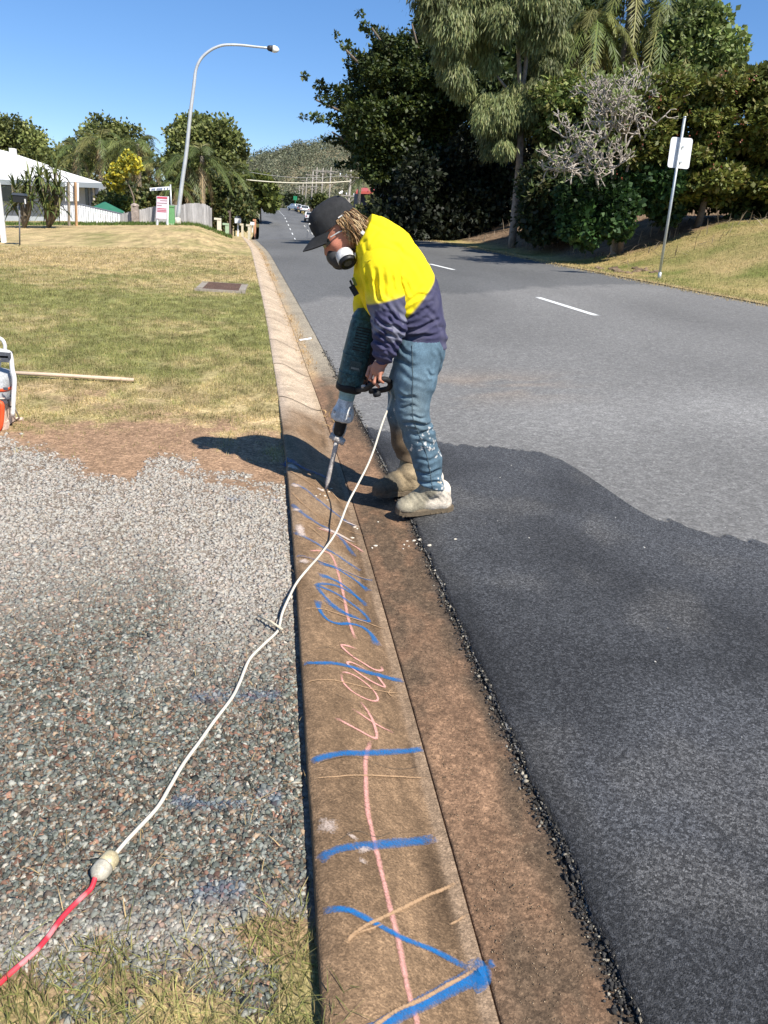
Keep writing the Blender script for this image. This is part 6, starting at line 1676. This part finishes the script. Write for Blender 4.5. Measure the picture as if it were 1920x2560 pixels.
wire('pale thick overhead cable crossing above the far road', P(612, 449, 80), P(876, 453, 88), .25, .055, (.62, .58, .44))
wire('thin grey overhead wire above the thick pale cable', P(600, 425, 82), P(878, 436, 88), .5, .022, (.3, .3, .28))
for (a_, b_) in ((0, 1), (1, 2), (2, 4), (3, 5), (11, 0)):
    for q in (-.9, .9): wire('thin wire strung between the far power poles', P(poles[a_][0], poles[a_][1]+3, poles[a_][2])+np.array([q, 0, 0]), P(poles[b_][0], poles[b_][1]+3, poles[b_][2])+np.array([q, 0, 0]), .6, .018, (.2, .2, .2))


def car(name, label, base, col, rz, suv=False, spare=False):
    t = thing(name, label, 'car', base); t.rotation_euler = (0, 0, 0); R_ = rotz(rz); hgt = 1.85 if suv else 1.45
    m = mk('car_paint_%s' % label[:6], col, .3, .03, coat=.5); gl = mk('car_glass', (.02, .025, .03), .08, 0, spec=.6); tyr = mk('tyre_rubber', (.015, .015, .016), .8, .1)
    prof = [(-2.2, .45), (-2.2, .95), (-1.5 if not suv else -2.15, 1.0), (-1.0 if not suv else -2.05, hgt-.02), (.5, hgt), (1.15, 1.02), (2.1, .85), (2.15, .4)]
    w_ = .88; vs = [base+R_ @ np.array([x_, s_*w_*(1 if z_ < 1.1 else .86), z_]) for s_ in (-1, 1) for x_, z_ in prof]; k = len(prof)
    fs = [list(range(k))[::-1], list(range(k, 2*k))]+[[i, (i+1) % k, k+(i+1) % k, k+i] for i in range(k)]
    bd = obj('body', vs, fs, m, t)
    for s_ in (-1, 1):
        obj('side_window', [base+R_ @ np.array([x_, s_*.80*1.0+s_*.03*(1.35-z_)*3, z_]) for x_, z_ in ((-1.2, 1.08), (-.9, hgt-.1), (.45, hgt-.1), (.95, 1.08))], [(0, 1, 2, 3)], gl, bd)
        for x_ in (-1.35, 1.35):
            c_ = base+R_ @ np.array([x_, s_*.80, .33]); mb = MB(); mb.lathe(c_-R_ @ np.array([0, .11, 0]), c_+R_ @ np.array([0, .11, 0]), [(0, .33), (1, .33)], 14); wh = mb.build('wheel', tyr, t); mb = MB(); mb.lathe(c_-R_ @ np.array([0, .12, 0]), c_+R_ @ np.array([0, .12, 0]), [(0, .19), (1, .19)], 10); mb.build('rim', M_GALV, wh)
    rx_ = prof[2][0]-.02
    obj('rear_window', [base+R_ @ np.array([(-2.22 if suv else rx_+.02), y_, z_]) for y_, z_ in ((-.7, 1.15), (.7, 1.15), (.62, hgt-.2), (-.62, hgt-.2))] if suv else [base+R_ @ np.array([x_, y_, z_]) for x_, y_, z_ in ((-1.52, -.7, 1.06), (-1.52, .7, 1.06), (-1.1, .62, 1.38), (-1.1, -.62, 1.38))], [(0, 1, 2, 3)], gl, bd)
    obj('windscreen', [base+R_ @ np.array([x_, y_, z_]) for x_, y_, z_ in ((1.14, -.72, 1.07), (1.14, .72, 1.07), (.57, .64, hgt-.05), (.57, -.64, hgt-.05))], [(0, 1, 2, 3)], gl, bd)
    for y_ in (-.7, .7):
        mb = MB(); mb.box(base+R_ @ np.array([-2.21, y_, .82]), (.05, .2, .16), R_); mb.build('tail_light', mk('tail_light', (.35, .02, .02), .3, 0), bd)
    mb = MB(); mb.box(base+R_ @ np.array([-2.26, 0, .5]), (.12, 1.7, .2), R_); mb.build('bumper', mk('dark_bumper', (.04, .04, .042), .5, .1), bd)
    if spare:
        mb = MB(); c_ = base+R_ @ np.array([-2.3, .0, 1.0]); mb.lathe(c_, c_+R_ @ np.array([-.22, 0, 0]), [(0, .38), (.8, .38), (1, .3)], 16); mb.build('spare_wheel', tyr, bd)
    return t


def road_pt(px_, d_):
    x_ = P(px_, 540, d_)[0]; return np.array([x_, d_, float(ZL(d_))+.05])
car('parked_four_wheel_drive', 'white four wheel drive with rear spare wheel parked under the left trees', road_pt(626, 128)+np.array([0, 0, -.3]), (.72, .73, .73), PI/2, True, True)
car('parked_car', 'nearest white car parked on the right beside the worker cap', road_pt(776, 122), (.7, .7, .7), PI/2)
car('parked_car', 'white car at the head of the far right row', road_pt(738, 176), (.66, .67, .66), PI/2+.5)
car('parked_car', 'grey car between the far white cars', road_pt(752, 168), (.2, .2, .21), PI/2)
car('parked_car', 'white car second in the far right row', road_pt(761, 160), (.68, .68, .68), PI/2)
gs_ = road_pt(737, 175); mb = MB(); mb.tube([gs_, gs_+np.array([0, 0, 3.0])], .05, 6); mb.box(gs_+np.array([0, -.03, 2.6]), (.8, .03, .8)); o_ = mb.build('green_road_sign', mk('green_sign_paint', (.02, .22, .10), .5, .05), origin=tuple(gs_)); tag(o_, 'small green sign on a pole above the far parked cars', 'sign')
for px_, c_, lab in ((800, (.10, .12, .03), 'rounded bush at the base of the far power poles'), (735, (.05, .07, .025), 'dark bush behind the far parked cars')):
    b_ = road_pt(px_, 150 if px_ == 800 else 185); plant('roadside_bush', lab, 'bush', b_, px_clumps([(px_+q, 503+random.uniform(-4, 6), 13) for q in (-12, 0, 12, 5, -6)], b_[1], 1), 1800, .5, [c_, tuple(np.array(c_)*.7)], asp=.45)
lst = fill([(895, 500), (930, 480), (980, 500), (1030, 540)], [(895, 560), (1030, 590)], 900, 1020, 34, 16, 28)
b_ = np.array([P(960, 560, 62)[0], 62, gz(P(960, 560, 62)[0], 62)]); plant('roadside_shrubs', 'sunlit mid green shrubs just behind the shoulders of the worker', 'shrub', b_, px_clumps(lst, 62, 2), 9000, .34, [(.13, .15, .045), (.18, .18, .06), (.10, .12, .035)], asp=.42)
p = P(900, 445, 66); b = np.array([p[0], 66, gz(p[0], 66)]); palm('palm_tree', 'small palm behind the nearest power pole', b, max(2.0, p[2]-b[2]), 16, 1.9, PL2, .9)
RH = thing('red_roofed_house', 'red edged roof of a house showing between the shrubs and the dark tree', 'house', np.array([P(930, 500, 72)[0], 72, 0.0]))
ra, rb, rc_, rd_ = P(890, 478, 70), P(975, 480, 70), P(968, 471, 76), P(897, 469, 76)
obj('roof', [ra, rb, rc_, rd_, ra-np.array([0, 0, .2]), rb-np.array([0, 0, .2])], [(0, 1, 2, 3), (0, 4, 5, 1)], mk('red_roof_paint', (.45, .09, .07), .6, .1, 2), RH)
mb = MB(); w0, w1 = P(896, 490, 71), P(970, 490, 71); mb.box(((w0[0]+w1[0])/2, 73, 1.9), (w1[0]-w0[0], 4, 4.1)); mb.build('wall', mk('dark_weatherboard', (.05, .055, .075), .7, .1, 3), RH)
# far verge scrub closing the view at the crest of the road
cl = []
for _ in range(90):
    y_ = random.uniform(230, 420); x_ = random.choice([random.uniform(-90, -9), random.uniform(14, 120), random.uniform(-9, 14) if y_ > 330 else random.uniform(16, 90)]); r_ = random.uniform(2.5, 5); cl.append((x_, y_, float(ZL(y_))+r_*.7, r_, r_, r_*.8))
v, f, c = clump_leaves(cl, 16000, .9, [(.09, .11, .04), (.12, .13, .05), (.07, .09, .035), (.16, .15, .07)], asp=.45)
tag(obj('far_scrub', v, f, M_LEAF, None, c), 'scrub and street trees beyond the end of the road', kind='stuff')

# ---------------------------------------------------------------- things lying on the near grass
# drain grate in a concrete frame
g1, g2, g3, g4 = G(508, 708), G(606, 714), G(614, 733), G(499, 728)
DG = thing('drain_grate', 'rusty brown slotted drain grate in a concrete frame set in the grass', 'drain grate', (g1+g3)/2)
cx_, cy_ = ((g1+g2+g3+g4)/4)[:2]; ww, ll = np.linalg.norm(g2-g1)+.0, max(.75, np.linalg.norm(g4-g1)); z_ = gz(cx_, cy_)
for dx_, dy_, sx_, sy_ in ((0, -ll/2, ww+.16, .10), (0, ll/2, ww+.16, .10), (-ww/2, 0, .12, ll), (ww/2, 0, .12, ll)):
    mb = MB(); mb.box((cx_+dx_, cy_+dy_, z_-.01), (sx_*.97, sy_*.7, .09)); mb.build('frame', mk('grate_concrete', (.30, .26, .21), .9, .25, 14), DG)
M_RUST = mk('rusty_iron', (.14, .085, .065), .8, .3, 12)
for i in range(9):
    mb = MB(); mb.box((cx_, cy_-ll/2+.08+i*(ll-.16)/8, z_+.015), (ww-.12, .045, .05)); mb.build('bar', M_RUST, DG)
mb = MB(); mb.box((cx_, cy_, z_+.004), (ww-.12, ll-.06, .02)); mb.build('pit', mk('dark_pit', (.015, .012, .010), .9, 0), DG)
# timber pole lying on the grass
p0, p1 = g_up(-60, 938, .035), g_up(335, 958, .028); mb = MB(); mb.tube([p0, p0*.5+p1*.5+np.array([0, 0, .004]), p1], [.016, .016, .015], 10); o_ = mb.build('wooden_handle', mk('bleached_timber_handle', (.58, .44, .32), .75, .18, 12, stretch=(1, 8, 8)), smooth=True, origin=tuple(p1)); tag(o_, 'long bare wooden handle lying on the grass at the left', 'wooden handle')
# white framed machine at the left edge
gm2 = G(20, 1078); D = float(gm2[1])+.08
MC = thing('portable_machine', 'white framed portable machine with grey tank and orange stripes at the left edge', 'machine', gm2)
mm = lambda a, b, dd=0.0: P(a, b, D+dd)
M_TUB = mk('chipped_white_tube', (.74, .73, .70), .5, .15, 20); M_TNK = mk('scuffed_grey_tank', (.40, .41, .41), .5, .35, 14); M_ORG = mk('bright_orange_paint', (.75, .10, .03), .5, .15, 10); M_DW = mk('orange_dusted_casing', (.66, .50, .40), .7, .4, 10)
mb = MB(); mb.tube(spline([mm(-70, 1040), mm(-68, 900), mm(-60, 878), mm(-20, 876), mm(18, 880), mm(27, 892), mm(31, 925), mm(36, 950), mm(34, 990), mm(31, 1040)], 50), .0145, 10); mb.build('frame', M_TUB, MC, True)
mb = MB(); mb.tube(spline([mm(12, 878), mm(12, 862), mm(4, 848), mm(-14, 844), mm(-30, 855), mm(-32, 878)], 24), .011, 9); mb.build('hose', M_TUB, MC, True)
mb = MB(); a, b = mm(0, 886, -.02), mm(20, 884, -.02); mb.box((mm(6, 886)), (.11, .05, .035)); mb.box(mm(14, 896), (.05, .05, .04)); mb.build('bracket', mk('dark_grey_metal', (.12, .125, .14), .5, .3, 20, metal=.4), MC)
mb = MB(); mb.lathe(mm(-22, 992, .07), mm(-22, 917, .07), [(0, .115), (.06, .122), (.7, .122), (.9, .105), (1, .03)], 24, sq=(3, 1)); TK = mb.build('tank', M_TNK, MC, True)
mb = MB(); mb.lathe(mm(-22, 966, .07), mm(-22, 958, .07), [(0, .1245), (1, .1245)], 24, sq=(3, 1)); mb.build('stripe', M_ORG, TK, True)
mb = MB(); mb.box(mm(14, 972, -.06), (.028, .006, .018)); mb.build('badge', mk('dark_grey_metal', (.12, .125, .14), .5, .3, 20, metal=.4), TK)
mb = MB(); mb.lathe(mm(-12, 918, .05), mm(-6, 900, .05), [(0, .03), (.6, .028), (1, .02)], 12); mb.build('filler_neck', M_TUB, MC, True)
mb = MB(); mb.box(mm(-22, 1022, .05), (.225, .20, .19), taper=1.05); CS2 = mb.build('casing', M_DW, MC)
mb = MB(); mb.box(mm(-22, 997, .0), (.235, .14, .022)); mb.build('casing_trim', mk('dark_grey_metal', (.12, .125, .14), .5, .3, 20, metal=.4), CS2)
mb = MB(); mb.tube([mm(-10, 1000, -.06), mm(22, 1000, -.06), mm(23, 1016, -.06), mm(28, 1017, -.06)], .006, 6); mb.build('bent_rod', mk('black_plastic', (.012, .012, .013), .5, .1), MC)
mb = MB(); mb.tube(spline([mm(-6, 1006, -.08), mm(4, 1010, -.08), mm(5, 1030, -.08), mm(2, 1060, -.08), mm(-4, 1075, -.08)], 16), .016, 8); mb.build('orange_guard', M_ORG, MC, True)
mb = MB(); mb.box(mm(10, 1062, -.03), (.05, .05, .05)); mb.box(mm(6, 1074, -.03), (.028, .05, .05), taper=1.2); mb.build('foot_plate', M_DW, MC)
f0 = g_up(50, 1052, .012); mb = MB(); mb.tube([mm(33, 1012, .02), f0], .006, 6); mb.build('stand_leg', M_GALV, MC, True); mb = MB(); mb.lathe(f0-np.array([.02, 0, 0]), f0+np.array([.02, 0, 0]), [(0, .013), (1, .013)], 10); mb.build('stand_foot', M_DW, MC)
# small litter in the gutter
p0, p1 = G(748, 853), G(778, 848); mb = MB(); mb.tube([p0+np.array([0, 0, .01]), p1+np.array([0, 0, .01])], .012, 6); o_ = mb.build('white_offcut', M_PK, origin=tuple(p0)); tag(o_, 'thin white offcut lying in the gutter beyond the worker', 'offcut')
